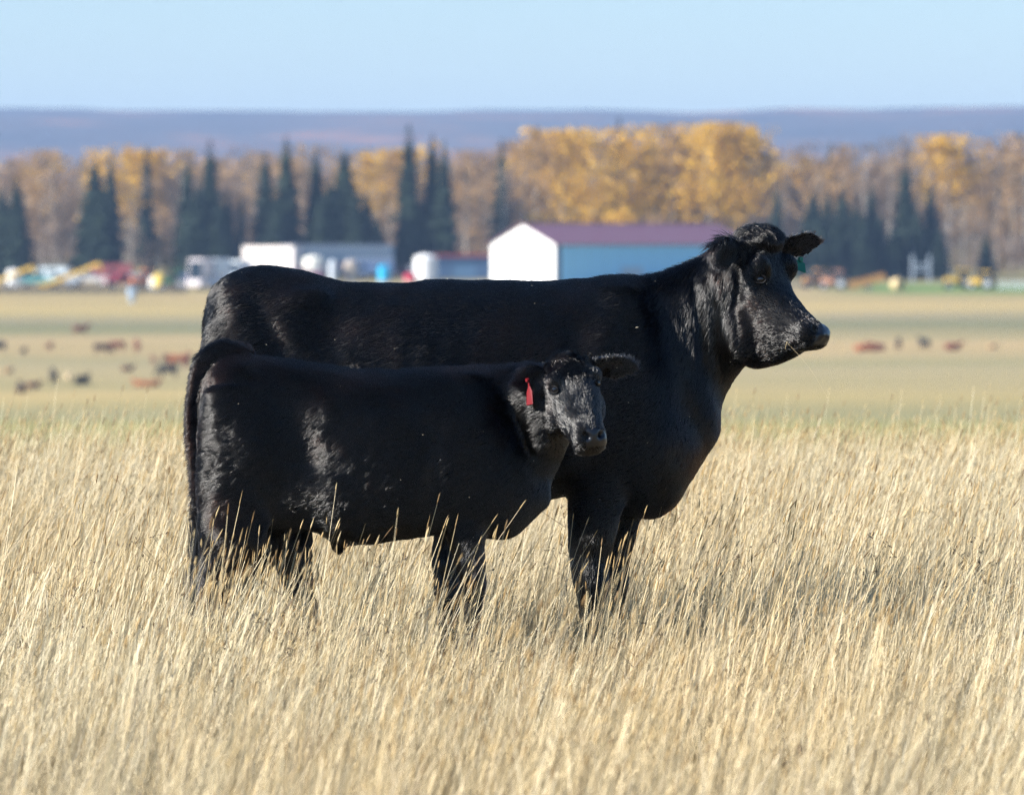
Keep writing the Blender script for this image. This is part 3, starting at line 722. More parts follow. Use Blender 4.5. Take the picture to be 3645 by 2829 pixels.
def calf_fur():
    pos, nor, g = sample_surface(calf_body.data, 340000, 6)
    px, py = project(pos)
    nose_pad = (px > 2086) & (py > 1526) & (py < 1588) & (((pos - np.array(kO)) @ np.array(kax)) > .302)
    keep = (~nose_pad) & (pos[:, 2] > .05)
    pos, nor, px, py = pos[keep], nor[keep], px[keep], py[keep]; n = len(pos)
    head = smooth01(px, 1900, 1990) * smooth01(-py, -1640, -1600)
    nose = np.array(P(2124, 1575, KY0 - .42)); away = pos - nose; away /= np.linalg.norm(away, axis=1)[:, None]
    base = np.tile(np.array([-.90, 0, -.40]), (n, 1))
    base = base * (1 - head)[:, None] + away * head[:, None]
    legs = smooth01(py, 1850, 1960)[:, None]; base = base * (1 - legs) + legs * np.array([-.1, 0, -1.0])
    L = np.full(n, .026); lift = np.full(n, .20)
    L = L * (1 - .5 * head); lift = lift - .05 * head
    top = smooth01(nor[:, 2], .5, .9) * (1 - head)
    L = L + .010 * top; lift = lift + .45 * top
    tail = smooth01(-px, -760, -700)
    L = L + .012 * tail * smooth01(py, 1500, 1800); lift = lift + .15 * tail
    for c, rad, dl in ((knt, .09, .014), (kft, .09, .012)):
        k = np.exp(-(np.linalg.norm(pos - np.array(c), axis=1) / rad) ** 2); L = L + dl * k; lift = lift + .2 * k
    P1, R1 = fur_strands(pos, nor, L, base, lift, g, wav=.26, r0=.00064, clump=.016, seed=7)
    fc = (head > .55); make = [make_curves('fur', P1[~fc], R1[~fc], M_FUR, None), make_curves('face_fur', P1[fc], R1[fc], M_FACE, None)]
    sel = np.where((py < 1335) & (px > 1935) & (px < 2110) & (nor[:, 2] > -.1))[0]
    sel = g.choice(sel, min(6000, len(sel)), replace=False)
    b2 = np.tile(np.array([.1, -.4, -.5]), (len(sel), 1)) + np.stack([vnoise(pos[sel], 20, s) for s in (61, 62, 63)], axis=1) * 1.6
    P2, R2 = fur_strands(pos[sel], nor[sel], np.full(len(sel), .032), b2, np.full(len(sel), .5), g, wav=.45, r0=.0006, clump=.016, K=6, seed=8)
    make.append(make_curves('poll_tuft', P2, R2, M_FUR, None))
    # tail switch: long hairs falling from the tail end
    c = np.array(P(722, 1900, KY0)); m = 2600
    q = g.normal(0, 1, (m, 3)) * np.array([.016, .016, .05]) + c
    t = g.normal(0, 1, (m, 3)) * np.array([.02, .02, .02]) + np.array([.01, 0, -.34])
    s = np.linspace(0, 1, 6)[None, :, None]
    P3 = q[:, None, :] + t[:, None, :] * s + (np.sin(s * 5 + g.random((m, 1, 1)) * 6) * .006) * g.normal(0, 1, (m, 1, 3))
    make.append(make_curves('tail_switch', P3, np.tile(np.linspace(.0007, .0002, 6), (m, 1)), M_FUR, None))
    return make
adopt(calf, *calf_fur())
adopt(calf, chaff(calf_body, 45, 92))
# ------------------------------------------------------------------ dry grass: tufts instanced over the near knoll
def mat_straw(name, cols, trans=.16, sat=1.0):
    q = NT(name); at = q.n('ShaderNodeAttribute', attribute_name='tint'); oi = q.n('ShaderNodeObjectInfo')
    cr = q.n('ShaderNodeValToRGB'); el = cr.color_ramp.elements
    hd = [(.15, .095, .05), (.36, .25, .12), (.60, .47, .26), (.70, .60, .38)]
    full = [(i / (len(cols) - 1) * .49, c) for i, c in enumerate(cols)] + [(.51 + .49 * i / 3, c) for i, c in enumerate(hd)]
    el[0].position, el[0].color = 0, rgba(full[0][1]); el[1].position, el[1].color = 1, rgba(full[-1][1])
    for p_, c in full[1:-1]: e = el.new(p_); e.color = rgba(c)
    hf = q.n('ShaderNodeMath', operation='MULTIPLY'); hf.inputs[1].default_value = .5; q.l(at.outputs['Fac'], hf.inputs[0]); q.l(hf.outputs[0], cr.inputs['Fac'])
    g = q.n('ShaderNodeNewGeometry'); no = q.n('ShaderNodeTexNoise'); no.inputs['Scale'].default_value = .9; no.inputs['Detail'].default_value = 3; q.l(g.outputs['Position'], no.inputs['Vector'])
    mr = q.n('ShaderNodeMapRange'); mr.inputs['From Min'].default_value = .35; mr.inputs['From Max'].default_value = .68; q.l(no.outputs['Fac'], mr.inputs['Value'])
    c2 = q.n('ShaderNodeValToRGB'); c2.color_ramp.elements[0].color = (1.0, .965, .89, 1); c2.color_ramp.elements[1].color = (.97, .82, .62, 1); q.l(mr.outputs['Result'], c2.inputs['Fac'])
    mx = q.n('ShaderNodeMix', data_type='RGBA', blend_type='MULTIPLY'); mx.inputs['Factor'].default_value = 1; q.l(cr.outputs['Color'], mx.inputs['A']); q.l(c2.outputs['Color'], mx.inputs['B'])
    q.l(mx.outputs['Result'], q.b.inputs['Base Color']); q.set(Roughness=.55); q.b.inputs['Specular IOR Level'].default_value = .25
    tr = q.n('ShaderNodeBsdfTranslucent'); q.l(mx.outputs['Result'], tr.inputs['Color'])
    ms = q.n('ShaderNodeMixShader'); ms.inputs[0].default_value = trans; q.l(q.b.outputs['BSDF'], ms.inputs[1]); q.l(tr.outputs['BSDF'], ms.inputs[2]); q.l(ms.outputs[0], q.out.inputs['Surface'])
    return q.m
STRAW = [(.17, .125, .075), (.42, .345, .215), (.64, .565, .385), (.76, .70, .52), (.85, .81, .67)]
M_STRAW = mat_straw('dry_straw', STRAW)
M_WEED = mat_straw('dead_weed_stalk', [(.035, .024, .018), (.07, .048, .033), (.11, .075, .05)], .05)
M_LEAF = mat_straw('curled_dead_leaf', [(.10, .072, .04), (.24, .185, .105), (.42, .345, .21), (.22, .21, .10)], .2)

def tuft(name, n, hmin, hmax, spread, lean, wid, heads, g, curl=.3, lodge=.06, segs=4, mat=None):
    """n stems rising from a patch; some carry seed heads; a few are lodged flat"""
    V = []; F = []; T = []
    for i in range(n):
        a = g.random() * 2 * math.pi; r = spread * math.sqrt(g.random())
        x0, y0 = r * math.cos(a), r * math.sin(a)
        if i % 9 == 0:                                   # stems stand in loose tussocks
            tx, ty = x0, y0; th = g.normal(1, .14); tl = g.normal(0, .30); tk = g.normal(0, .13); tn = .6 + .8 * g.random()
        elif g.random() < .6:
            x0, y0 = tx + g.normal(0, .022), ty + g.normal(0, .022)
        h = (hmin + (hmax - hmin) * g.random() ** 1.2) * th
        la = g.normal(0, .7) + tl; ln = lean * (.25 + .8 * g.random()) * tn
        if g.random() < lodge: ln *= 3.2; la = g.random() * 6.28
        dx, dy = math.cos(la) * ln, math.sin(la) * ln * .7
        cv = g.normal(.25, curl)
        w = wid * (.6 + .8 * g.random()); tint = min(1, max(0, g.normal(.58, .24) + tk))
        fa = g.normal(0, .9); fx, fy = math.cos(fa), math.sin(fa)
        pts = []
        for s in np.linspace(0, 1, segs + 1):
            b = s + cv * s * s * .5
            pts.append((x0 + dx * h * b, y0 + dy * h * b, h * s * (1 - .32 * min(1, ln) * s)))
        base = len(V)
        for k, p in enumerate(pts):
            ww = w * (1 - .5 * k / segs)
            V.append((p[0] - fx * ww, p[1] - fy * ww, p[2])); V.append((p[0] + fx * ww, p[1] + fy * ww, p[2])); T += [tint] * 2
        for k in range(segs): F.append((base + 2 * k, base + 2 * k + 1, base + 2 * k + 3, base + 2 * k + 2))
        if g.random() < heads:
            p = np.array(pts[-1]); d = p - np.array(pts[-2]); d /= np.linalg.norm(d)
            L = .018 + .034 * g.random(); rr = .0014 + .0012 * g.random(); u = np.cross(d, [0, 1, .1]); u /= np.linalg.norm(u); v = np.cross(d, u); tt = 1.05 + .95 * g.random() ** .8
            b = len(V); V.append(tuple(p - d * .004)); T.append(tt)
            for (s, k) in ((.22, 1.0), (.68, .75)):
                for q in range(5): V.append(tuple(p + d * L * s + (u * math.cos(q * 1.2566) + v * math.sin(q * 1.2566)) * rr * k * (.8 + .4 * g.random()))); T.append(tt)
            V.append(tuple(p + d * L)); T.append(tt)
            for q in range(5):
                q2 = (q + 1) % 5
                F.append((b, b + 1 + q2, b + 1 + q)); F.append((b + 1 + q, b + 1 + q2, b + 6 + q2, b + 6 + q)); F.append((b + 6 + q, b + 6 + q2, b + 11))
    me = bpy.data.meshes.new(name); me.from_pydata(V, [], F); me.update()
    at = me.attributes.new('tint', 'FLOAT', 'POINT'); at.data.foreach_set('value', np.array(T, dtype=np.float32))
    me.materials.append(mat or M_STRAW)
    return me

def scatter(name, label, meshes, pts, rotz, scl, pick, tilt=None):
    """one stuff object: a point mesh whose geometry nodes put a tuft on every point"""
    src = bpy.data.collections.new(name + '_kinds')
    for i, m in enumerate(meshes):
        o = bpy.data.objects.new('%s_kind_%02d' % (name, i), m); src.objects.link(o)
    me = bpy.data.meshes.new(name); me.vertices.add(len(pts)); me.vertices.foreach_set('co', np.asarray(pts).reshape(-1)); me.update()
    for nm, ty, ar in (('rz', 'FLOAT', rotz), ('scl', 'FLOAT', scl), ('pick', 'INT', pick)):
        at = me.attributes.new(nm, ty, 'POINT'); at.data.foreach_set('value', np.asarray(ar, dtype=np.int32 if ty == 'INT' else np.float32))
    ng = bpy.data.node_groups.new(name, 'GeometryNodeTree')
    ng.interface.new_socket('Geometry', in_out='INPUT', socket_type='NodeSocketGeometry'); ng.interface.new_socket('Geometry', in_out='OUTPUT', socket_type='NodeSocketGeometry')
    N = ng.nodes; gi = N.new('NodeGroupInput'); go = N.new('NodeGroupOutput')
    ci = N.new('GeometryNodeCollectionInfo'); ci.inputs['Collection'].default_value = src; ci.inputs['Separate Children'].default_value = True; ci.inputs['Reset Children'].default_value = True
    m2p = N.new('GeometryNodeMeshToPoints')
    ip = N.new('GeometryNodeInstanceOnPoints'); ip.inputs['Pick Instance'].default_value = True
    def attr(nm, ty):
        a = N.new('GeometryNodeInputNamedAttribute'); a.data_type = ty; a.inputs['Name'].default_value = nm; return a.outputs['Attribute']
    cx = N.new('ShaderNodeCombineXYZ'); ng.links.new(attr('rz', 'FLOAT'), cx.inputs['Z'])
    ng.links.new(gi.outputs[0], m2p.inputs['Mesh']); ng.links.new(m2p.outputs[0], ip.inputs['Points']); ng.links.new(ci.outputs[0], ip.inputs['Instance'])
    ng.links.new(attr('pick', 'INT'), ip.inputs['Instance Index'])
    e2r = N.new('FunctionNodeEulerToRotation'); ng.links.new(cx.outputs[0], e2r.inputs[0]); ng.links.new(e2r.outputs[0], ip.inputs['Rotation'])
    ng.links.new(attr('scl', 'FLOAT'), ip.inputs['Scale']); ng.links.new(ip.outputs[0], go.inputs[0])
    o = bpy.data.objects.new(name, me); COL.objects.link(o)
    md = o.modifiers.new('scatter', 'NODES'); md.node_group = ng
    o['kind'] = 'stuff'; o['label'] = label; o['category'] = 'grass'
    return o
gg = np.random.default_rng(21)
def knoll_points(n, y0, y1, margin):
    y = y0 + (y1 - y0) * gg.random(n); hw = .092 * y + margin
    # thin out by accepting with the width
    keep = gg.random(n) < hw / (.092 * y1 + margin) * np.where(y > 26, .72, np.where(y < 14, .8, 1.0)); y = y[keep]; hw = hw[keep]
    x = (gg.random(len(y)) * 2 - 1) * hw
    return x, y
def make_grass():
    # thick body of the sward
    tall = [tuft('tall', 34, .13, .42, .18, .44, .0011, .03, gg, curl=.45, lodge=.17) for i in range(16)]
    x, y = knoll_points(20500, 10.5, 36, 1.2)
    p = np.stack([x, y, 0 * x], 1); den = vnoise(p, .9, 71) * .5 + vnoise(p, 2.6, 72) * .5
    k = gg.random(len(x)) < .80 + .35 * den; x, y = x[k], y[k]; z = ground_z(x, y)
    s = (.95 + .20 * vnoise(np.stack([x, y, 0 * x], 1), .7, 73) + gg.normal(0, .09, len(x)) + np.where(y > 27, .38, 0) * vnoise(np.stack([x, y, 0 * x], 1), .55, 79)).clip(.5, 1.45)
    scatter('tall_dry_grass', 'tall dry straw coloured grass covering the near pasture', tall, np.stack([x, y, z - .01], 1), gg.normal(0, .35, len(x)), s, gg.integers(0, len(tall), len(x)))
    # undergrowth: short curled dead leaves
    low = [tuft('low', 34, .05, .18, .17, .85, .0024, 0, gg, curl=.9, lodge=.25, segs=3, mat=M_LEAF) for i in range(8)]
    x, y = knoll_points(10500, 10.5, 36, 1.2); z = ground_z(x, y)
    scatter('matted_dead_leaves', 'short matted dead leaves at the foot of the tall grass', low, np.stack([x, y, z - .01], 1), gg.random(len(x)) * 6.28, .8 + .5 * gg.random(len(x)), gg.integers(0, len(low), len(x)))
    # flowering stems that stand above the rest
    stems = [tuft('stems', 7, .36, .62, .14, .46, .00125, .9, gg, curl=.2, lodge=.02, segs=6) for i in range(14)]
    x, y = knoll_points(8000, 11.5, 36, 1.2)
    p = np.stack([x, y, 0 * x], 1); k = gg.random(len(x)) < .6 + .8 * vnoise(p, .8, 77); x, y = x[k], y[k]; z = ground_z(x, y)
    x2, y2 = knoll_points(2600, 26, 42, 1.0); x = np.concatenate([x, x2]); y = np.concatenate([y, y2])   # wisps feathering the brow of the knoll
    # a looser, taller stand right in front of the calf's legs
    n = 46; cx = np.concatenate([gg.normal(-.86, .13, 18), gg.normal(-.2, .12, 16), gg.normal(.33, .12, 12)]); cyy = 18.25 + .6 * gg.random(n)
    x = np.concatenate([x, cx]); y = np.concatenate([y, cyy]); z = ground_z(x, y)
    scatter('seeding_grass_stems', 'thin seeding grass stems standing above the dry sward', stems, np.stack([x, y, z - .01], 1), gg.normal(0, .35, len(x)), .82 + .35 * gg.random(len(x)), gg.integers(0, len(stems), len(x)))
def weed(g):
    """a dead branching weed: stalk, side twigs, small dark seed clusters"""
    V = []; F = []
    def twig(a, b, w):
        a, b = np.array(a), np.array(b); d = b - a; u = np.cross(d, [.2, 1, .1]); u /= np.linalg.norm(u) + 1e-9; v = np.cross(d, u); v /= np.linalg.norm(v) + 1e-9; i = len(V)
        for p, k in ((a, 1), (b, .6)):
            for q in range(3): V.append(tuple(p + (u * math.cos(q * 2.094) + v * math.sin(q * 2.094)) * w * k))
        for q in range(3): F.append((i + q, i + (q + 1) % 3, i + 3 + (q + 1) % 3, i + 3 + q))
    p = np.zeros(3); h = .22 + .22 * g.random(); n = 6; ln = np.array([g.normal(.12, .12), g.normal(0, .1), 1.0])
    for i in range(n):
        q = p + ln * h / n + g.normal(0, .006, 3); twig(p, q, .0022 * (1 - .08 * i))
        if i > 1:
            for s in range(2):
                t = q + np.array([g.normal(0, .055), g.normal(0, .055), .05 + .05 * g.random()]); twig(q, t, .0012)
                for _ in range(4): c = t + g.normal(0, .006, 3); twig(c, c + g.normal(0, .005, 3), .0022)
        p = q
    me = bpy.data.meshes.new('weed'); me.from_pydata(V, [], F); me.update(); me.attributes.new('tint', 'FLOAT', 'POINT').data.foreach_set('value', np.full(len(V), .3 + .6 * g.random(), dtype=np.float32)); me.materials.append(M_WEED); return me
def make_weeds():
    kinds = [weed(gg) for _ in range(7)]; x, y = knoll_points(420, 14.5, 27, .8)
    k = gg.random(len(x)) < .5 + .9 * vnoise(np.stack([x, y, 0 * x], 1), .9, 88) + .25 * (x > 1.0); x, y = x[k], y[k]; z = ground_z(x, y)
    scatter('dead_weeds', 'dark dead weed stalks scattered through the dry grass', kinds, np.stack([x, y, z], 1), gg.random(len(x)) * 6.28, .7 + .5 * gg.random(len(x)), gg.integers(0, 7, len(x)))
make_grass()
make_weeds()
# ------------------------------------------------------------------ trees
def mat_leaf(name, c0, c1, trans=.25):
    q = NT(name); g = q.n('ShaderNodeNewGeometry'); no = q.n('ShaderNodeTexNoise'); no.inputs['Scale'].default_value = .35; no.inputs['Detail'].default_value = 4; q.l(g.outputs['Position'], no.inputs['Vector'])
    cr = q.n('ShaderNodeValToRGB'); cr.color_ramp.elements[0].position = .35; cr.color_ramp.elements[1].position = .65
    cr.color_ramp.elements[0].color = rgba(c0); cr.color_ramp.elements[1].color = rgba(c1); q.l(no.outputs['Fac'], cr.inputs['Fac']); q.l(cr.outputs['Color'], q.b.inputs['Base Color']); q.set(Roughness=.8)
    q.b.inputs['Specular IOR Level'].default_value = .15
    if trans:
        tr = q.n('ShaderNodeBsdfTranslucent'); q.l(cr.outputs['Color'], tr.inputs['Color']); ms = q.n('ShaderNodeMixShader'); ms.inputs[0].default_value = trans
        q.l(q.b.outputs['BSDF'], ms.inputs[1]); q.l(tr.outputs['BSDF'], ms.inputs[2]); q.l(ms.outputs[0], q.out.inputs['Surface'])
    return q.m
M_SPRUCE = mat_leaf('spruce_needles', (.012, .022, .016), (.028, .044, .026), 0)
M_YELLOW = mat_leaf('yellow_aspen_leaves', (.52, .28, .035), (.74, .45, .06))
M_TAN = mat_leaf('thin_tan_leaves', (.32, .20, .10), (.46, .29, .13))
M_TWIG = mat_leaf('bare_grey_twigs', (.15, .112, .09), (.27, .20, .145), 0)
M_BARK = mat_plain('grey_brown_bark', (.16, .12, .09), .9, .3, 2)
M_PALE = mat_plain('pale_aspen_bark', (.46, .43, .38), .8, .3, 1.5)

def trunk_mesh(name, r0, g, limbs=0, lean=.02, top=.95):
    s = Soup(); n = 7; pts = []; x = y = 0
    for i in range(n):
        pts.append(np.array([x, y, top * i / (n - 1)])); x += g.normal(0, lean * .5); y += g.normal(0, lean * .5)
    def tube(pts, r0, r1, N=6):
        rings = []
        for i, p in enumerate(pts):
            r = r0 + (r1 - r0) * i / (len(pts) - 1)
            rings.append([p + np.array([math.cos(q), math.sin(q), 0]) * r for q in np.linspace(0, 2 * math.pi, N, endpoint=False)])
        s.rings(rings)
    tube(pts, r0, r0 * .15)
    for k in range(limbs):
        t = .35 + .55 * (k + g.random()) / limbs; i = min(n - 2, int(t / top * (n - 1))); b = pts[i] + (pts[i + 1] - pts[i]) * .5
        a = g.random() * 6.28; L = .16 * (1.15 - t) + .05
        tube([b, b + np.array([math.cos(a) * L * .5, math.sin(a) * L * .5, L * .5]), b + np.array([math.cos(a) * L * .8, math.sin(a) * L * .8, L * 1.2])], r0 * .35, r0 * .08, 5)
    me = bpy.data.meshes.new(name); me.from_pydata(s.v, [], s.f); me.update(); return me
def spruce_crown(g, R, ragged=.25):
    V = []; F = []
    lv = 34
    for i in range(lv):
        z = .06 + .93 * (i / lv) ** .92; fall = (1 - z) ** .72
        rr = R * (fall * (1 + .25 * math.sin(i * 1.7)) + .04) * (1 - .35 * max(0, .22 - z) / .22)
        nb = 9 if z < .7 else 6
        for j in range(nb):
            a = 6.283 * (j + g.random()) / nb; L = rr * (1 - ragged + 2 * ragged * g.random())
            d = np.array([math.cos(a), math.sin(a), 0]); sd = np.array([-math.sin(a), math.cos(a), 0]); w = L * (.26 + .14 * g.random()) + .003
            o = np.array([0, 0, z + g.normal(0, .006)]); dr = L * (.30 + .35 * g.random())
            b = len(V)
            for (t, ww, dz) in ((0, .25, .02), (.45, 1, -.25), (.8, .75, -.75), (1.0, .1, -.85)):
                for k in (-1, 1): V.append(tuple(o + d * L * t + sd * w * ww * k + np.array([0, 0, dr * dz - abs(k) * L * .07])))
            for k in range(3): F.append((b + 2 * k, b + 2 * k + 1, b + 2 * k + 3, b + 2 * k + 2))
    for i in range(12):                                   # dense dark inside of the tree
        z = .05 + .88 * i / 12; r = R * .62 * (1 - z) ** .75
        if i: F += [(len(V) - 8 + q, len(V) - 8 + (q + 1) % 8, len(V) + (q + 1) % 8, len(V) + q) for q in range(8)]
        V += [(r * (.8 + .4 * g.random()) * math.cos(q * .785), r * (.8 + .4 * g.random()) * math.sin(q * .785), z) for q in range(8)]
    b = len(V)
    for q in range(4): V.append((.006 * math.cos(q * 1.57), .006 * math.sin(q * 1.57), .93))
    V.append((0, 0, 1.0))
    for q in range(4): F.append((b + q, b + (q + 1) % 4, b + 4))
    me = bpy.data.meshes.new('crown'); me.from_pydata(V, [], F); me.update(); me.materials.append(M_SPRUCE); return me
def leaf_cloud(g, n, R, z0, z1, size, twig=False):
    """clumps of small leaf faces (or upright twig slivers) spread through an uneven crown"""
    V = []; F = []
    cl = [(g.normal(0, R * .45), g.normal(0, R * .45), z0 + (z1 - z0) * g.random() ** .8) for _ in range(16)]
    for i in range(n):
        c = cl[g.integers(0, 16)]; zz = (c[2] - z0) / (z1 - z0); k = R * .42 * (1.15 - .55 * abs(zz - .45))
        p = np.array([c[0] * (1.25 - .8 * abs(zz - .4)) + g.normal(0, k), c[1] * (1.25 - .8 * abs(zz - .4)) + g.normal(0, k), min(1.0, c[2] + g.normal(0, .06))])
        if twig:
            u = np.array([g.normal(0, .35), g.normal(0, .35), 1.0]); u *= size * 2.6 / np.linalg.norm(u); v = np.array([g.normal(), g.normal(), 0]); v *= size * .16 / (np.linalg.norm(v) + 1e-6)
        else:
            u = g.normal(0, 1, 3); u *= size / np.linalg.norm(u); v = np.cross(u, g.normal(0, 1, 3)); v *= size * .8 / (np.linalg.norm(v) + 1e-9)
        b = len(V); V += [tuple(p - u - v), tuple(p + u * .6 - v), tuple(p + u + v), tuple(p - u * .7 + v)]; F.append((b, b + 1, b + 2, b + 3))
    return V, F
tg = np.random.default_rng(33)
SPR_TR = trunk_mesh('trunk', .010, tg); SPR_TR.materials.append(M_BARK)
SPR_N = [spruce_crown(tg, .115) for _ in range(3)]; SPR_W = [spruce_crown(tg, .19) for _ in range(2)]; SPR_S = [spruce_crown(tg, .075, .4)]
def crown(V, F, m):
    me = bpy.data.meshes.new('crown'); me.from_pydata(V, [], F); me.update(); me.materials.append(m); return me
ASP_TR = [trunk_mesh('trunk', .0085, tg, 7, .03) for _ in range(3)]
for t in ASP_TR: t.materials.append(M_PALE)
ASP = {'yellow': [crown(*leaf_cloud(tg, 620, .135, .34, .97, .0135), M_YELLOW) for _ in range(3)],
       'tan': [crown(*leaf_cloud(tg, 420, .12, .32, .97, .0125), M_TAN) for _ in range(3)],
       'bare': [crown(*leaf_cloud(tg, 460, .11, .30, .98, .013, True), M_TWIG) for _ in range(3)],
       'bush': [crown(*leaf_cloud(tg, 420, .30, .12, .95, .03), M_YELLOW) for _ in range(2)],
       'tanbush': [crown(*leaf_cloud(tg, 320, .28, .12, .95, .03), M_TAN) for _ in range(2)]}
def tree_at(name, px, top, Y, crown_me, trunk_me, label, group, wide=1.0, cat='tree'):
    X = (px - 1822.5) / FPX * Y; z = gz(X, Y) - .15; H = (CAM_Z + (834.5 - top) / FPX * Y) - z
    o = empty(name, (X, Y, z), tg.random() * 6.28, label, cat, group)
    for nm, me, w in (('trunk', trunk_me, 1), ('crown', crown_me, wide)):
        c = bpy.data.objects.new(nm, me); COL.objects.link(c); c.parent = o; c.scale = (H * w, H * w, H)
    return o
SPR = [(8, 660, 1085, 'W', 'dark spruce cut by the left edge of the picture'), (60, 636, 1078, 'W', 'bushy dark spruce second from the left edge'),
       (338, 560, 1080, 'W', 'left one of a pair of broad dark spruces left of the cow'), (396, 551, 1086, 'N', 'right and pointed one of the broad spruce pair left of the cow'),
       (522, 520, 1120, 'S', 'thin sparse spruce among bare trees between two dark spruce groups'), (668, 548, 1082, 'N', 'narrow spruce leaning on the left of a taller one above the white van'),
       (748, 494, 1078, 'N', 'tall dark spruce rising above the white van'), (812, 682, 1076, 'N', 'short dark spruce just right of the tall one above the van'), (858, 672, 1078, 'S', 'short slim spruce left of the white box trailer'),
       (946, 536, 1080, 'N', 'spruce above the left half of the white box trailer'), (1020, 480, 1078, 'N', 'tall spruce above the right half of the white box trailer'),
       (1127, 520, 1082, 'N', 'pointed spruce above the front of the long trailer'), (1226, 528, 1080, 'W', 'broad spruce above the middle of the long trailer'), (1175, 640, 1074, 'W', 'low spruce filling the gap above the long trailer'),
       (1304, 684, 1074, 'W', 'low cone shaped spruce above the rear of the long trailer'), (1455, 438, 1079, 'N', 'tallest narrow spruce in the middle of the wood'),
       (1540, 470, 1082, 'N', 'left of two tall spruces that touch, above the white round tank'), (1580, 498, 1078, 'N', 'right of two tall spruces that touch, above the blue shed'),
       (1786, 490, 1090, 'S', 'ragged thin spruce behind the white barn gable'), (2204, 414, 1150, 'S', 'spruce tip standing out of the yellow aspens over the barn roof'),
       (2765, 652, 1085, 'N', 'lone slim spruce right of the yellow grove, above the cow poll'), (2956, 505, 1240, 'N', 'distant spruce above the bare trees right of the cow'),
       (2897, 676, 1082, 'W', 'first spruce of the dark row right of the cow, next to its ear'), (2946, 670, 1086, 'N', 'second spruce of the dark row right of the cow'),
       (2998, 676, 1080, 'W', 'third spruce of the dark row right of the cow'), (3048, 720, 1078, 'W', 'low fourth spruce of the dark row right of the cow'), (3102, 650, 1083, 'N', 'last spruce of the dark row right of the cow'),
       (3222, 560, 1082, 'N', 'tall spruce above the pale steel frame'), (3262, 740, 1078, 'W', 'low wide spruce right behind the pale steel frame'), (3313, 642, 1086, 'N', 'spruce right of the tall one above the pale steel frame'), (3510, 820, 1080, 'W', 'low dark spruce above the yellow tractors at the far right')]
SPR += [(705, 650, 1074, 'W', 'low wide spruce left of the tall one above the white van'), (778, 700, 1073, 'W', 'low wide spruce tucked right under the tall one above the white van'),
        (985, 690, 1073, 'W', 'low wide spruce between the two above the white box trailer'), (1142, 700, 1072, 'W', 'low wide spruce under the pointed one above the long trailer'), (1262, 660, 1072, 'W', 'low wide spruce under the broad one above the long trailer'),
        (1345, 770, 1072, 'W', 'smallest low spruce at the rear end of the long trailer'), (365, 690, 1073, 'W', 'low wide spruce in front of the broad pair left of the cow'), (1500, 720, 1080, 'W', 'low wide spruce between the tallest and the touching pair'),
        (2868, 770, 1074, 'W', 'low spruce at the near end of the dark row beside the cow ear'), (2922, 760, 1072, 'W', 'low spruce under the first two of the dark row'), (2974, 765, 1072, 'W', 'low spruce under the middle of the dark row'),
        (3075, 760, 1072, 'W', 'low spruce under the last of the dark row'), (3130, 760, 1074, 'W', 'low spruce at the far end of the dark row'), (3176, 810, 1073, 'W', 'lowest spruce closing the dark row before the steel frame'), (3345, 800, 1076, 'W', 'low spruce right of the steel frame')]
for i, (px, top, Y, k, lab) in enumerate(SPR):
    lst = {'N': SPR_N, 'W': SPR_W, 'S': SPR_S}[k]
    tree_at('spruce_tree', px, top - 6, Y, lst[i % len(lst)], SPR_TR, lab, 'spruces at the edge of the wood', 1.3 + .35 * tg.random())
ASPENS = [(105, 545, 'tan'), (152, 538, 'tan'), (205, 565, 'bare'), (268, 575, 'bare'), (375, 535, 'yellow'), (440, 522, 'yellow'), (500, 540, 'yellow'), (570, 545, 'tan'), (632, 540, 'bare'), (470, 640, 'bare'), (560, 730, 'tan'), (605, 770, 'tan'),
          (865, 530, 'bare'), (905, 548, 'tan'), (1075, 530, 'tan'), (1180, 525, 'tan'), (1290, 540, 'yellow'), (1338, 545, 'tan'), (1395, 535, 'yellow'), (1432, 552, 'tan'), (1350, 620, 'tan'), (1490, 580, 'bare'), (1655, 540, 'tan'), (1700, 560, 'bare'), (1742, 545, 'tan'),
          (1868, 505, 'tan'), (1925, 482, 'tan'), (1985, 470, 'yellow'), (2055, 466, 'yellow'), (2110, 460, 'yellow'), (2155, 472, 'tan'), (2250, 460, 'yellow'), (2310, 450, 'yellow'), (2375, 455, 'tan'), (2440, 448, 'yellow'), (2500, 446, 'yellow'), (2560, 442, 'yellow'), (2612, 445, 'yellow'), (2660, 458, 'yellow'), (2702, 515, 'tan'),
          (2795, 560, 'bare'), (2842, 520, 'bare'), (2900, 560, 'tan'), (3005, 522, 'tan'), (3062, 530, 'bare'), (3150, 500, 'bare'), (3240, 480, 'bare'), (3295, 505, 'bare'), (3380, 485, 'yellow'), (3430, 525, 'tan'), (3470, 565, 'tan'), (3545, 500, 'tan'), (3600, 490, 'tan'), (3640, 480, 'tan')]
ALAB = {'yellow': '%s yellow leaved aspen from the left at the edge of the wood', 'tan': '%s thinly leaved tan aspen from the left at the edge of the wood', 'bare': '%s leafless grey aspen from the left at the edge of the wood'}
ORD = 'first second third fourth fifth sixth seventh eighth ninth tenth eleventh twelfth thirteenth fourteenth fifteenth sixteenth seventeenth eighteenth nineteenth twentieth twenty-first twenty-second twenty-third twenty-fourth twenty-fifth twenty-sixth twenty-seventh twenty-eighth'.split()
cnt = {'yellow': 0, 'tan': 0, 'bare': 0}
for i, (px, top, k) in enumerate(ASPENS):
    cnt[k] += 1
    tree_at('aspen_tree', px, top, 1105 + 55 * tg.random(), ASP[k][i % 3], ASP_TR[i % 3], ALAB[k] % ORD[cnt[k] - 1], k + ' aspens at the edge of the wood', 1.0 + .35 * tg.random())
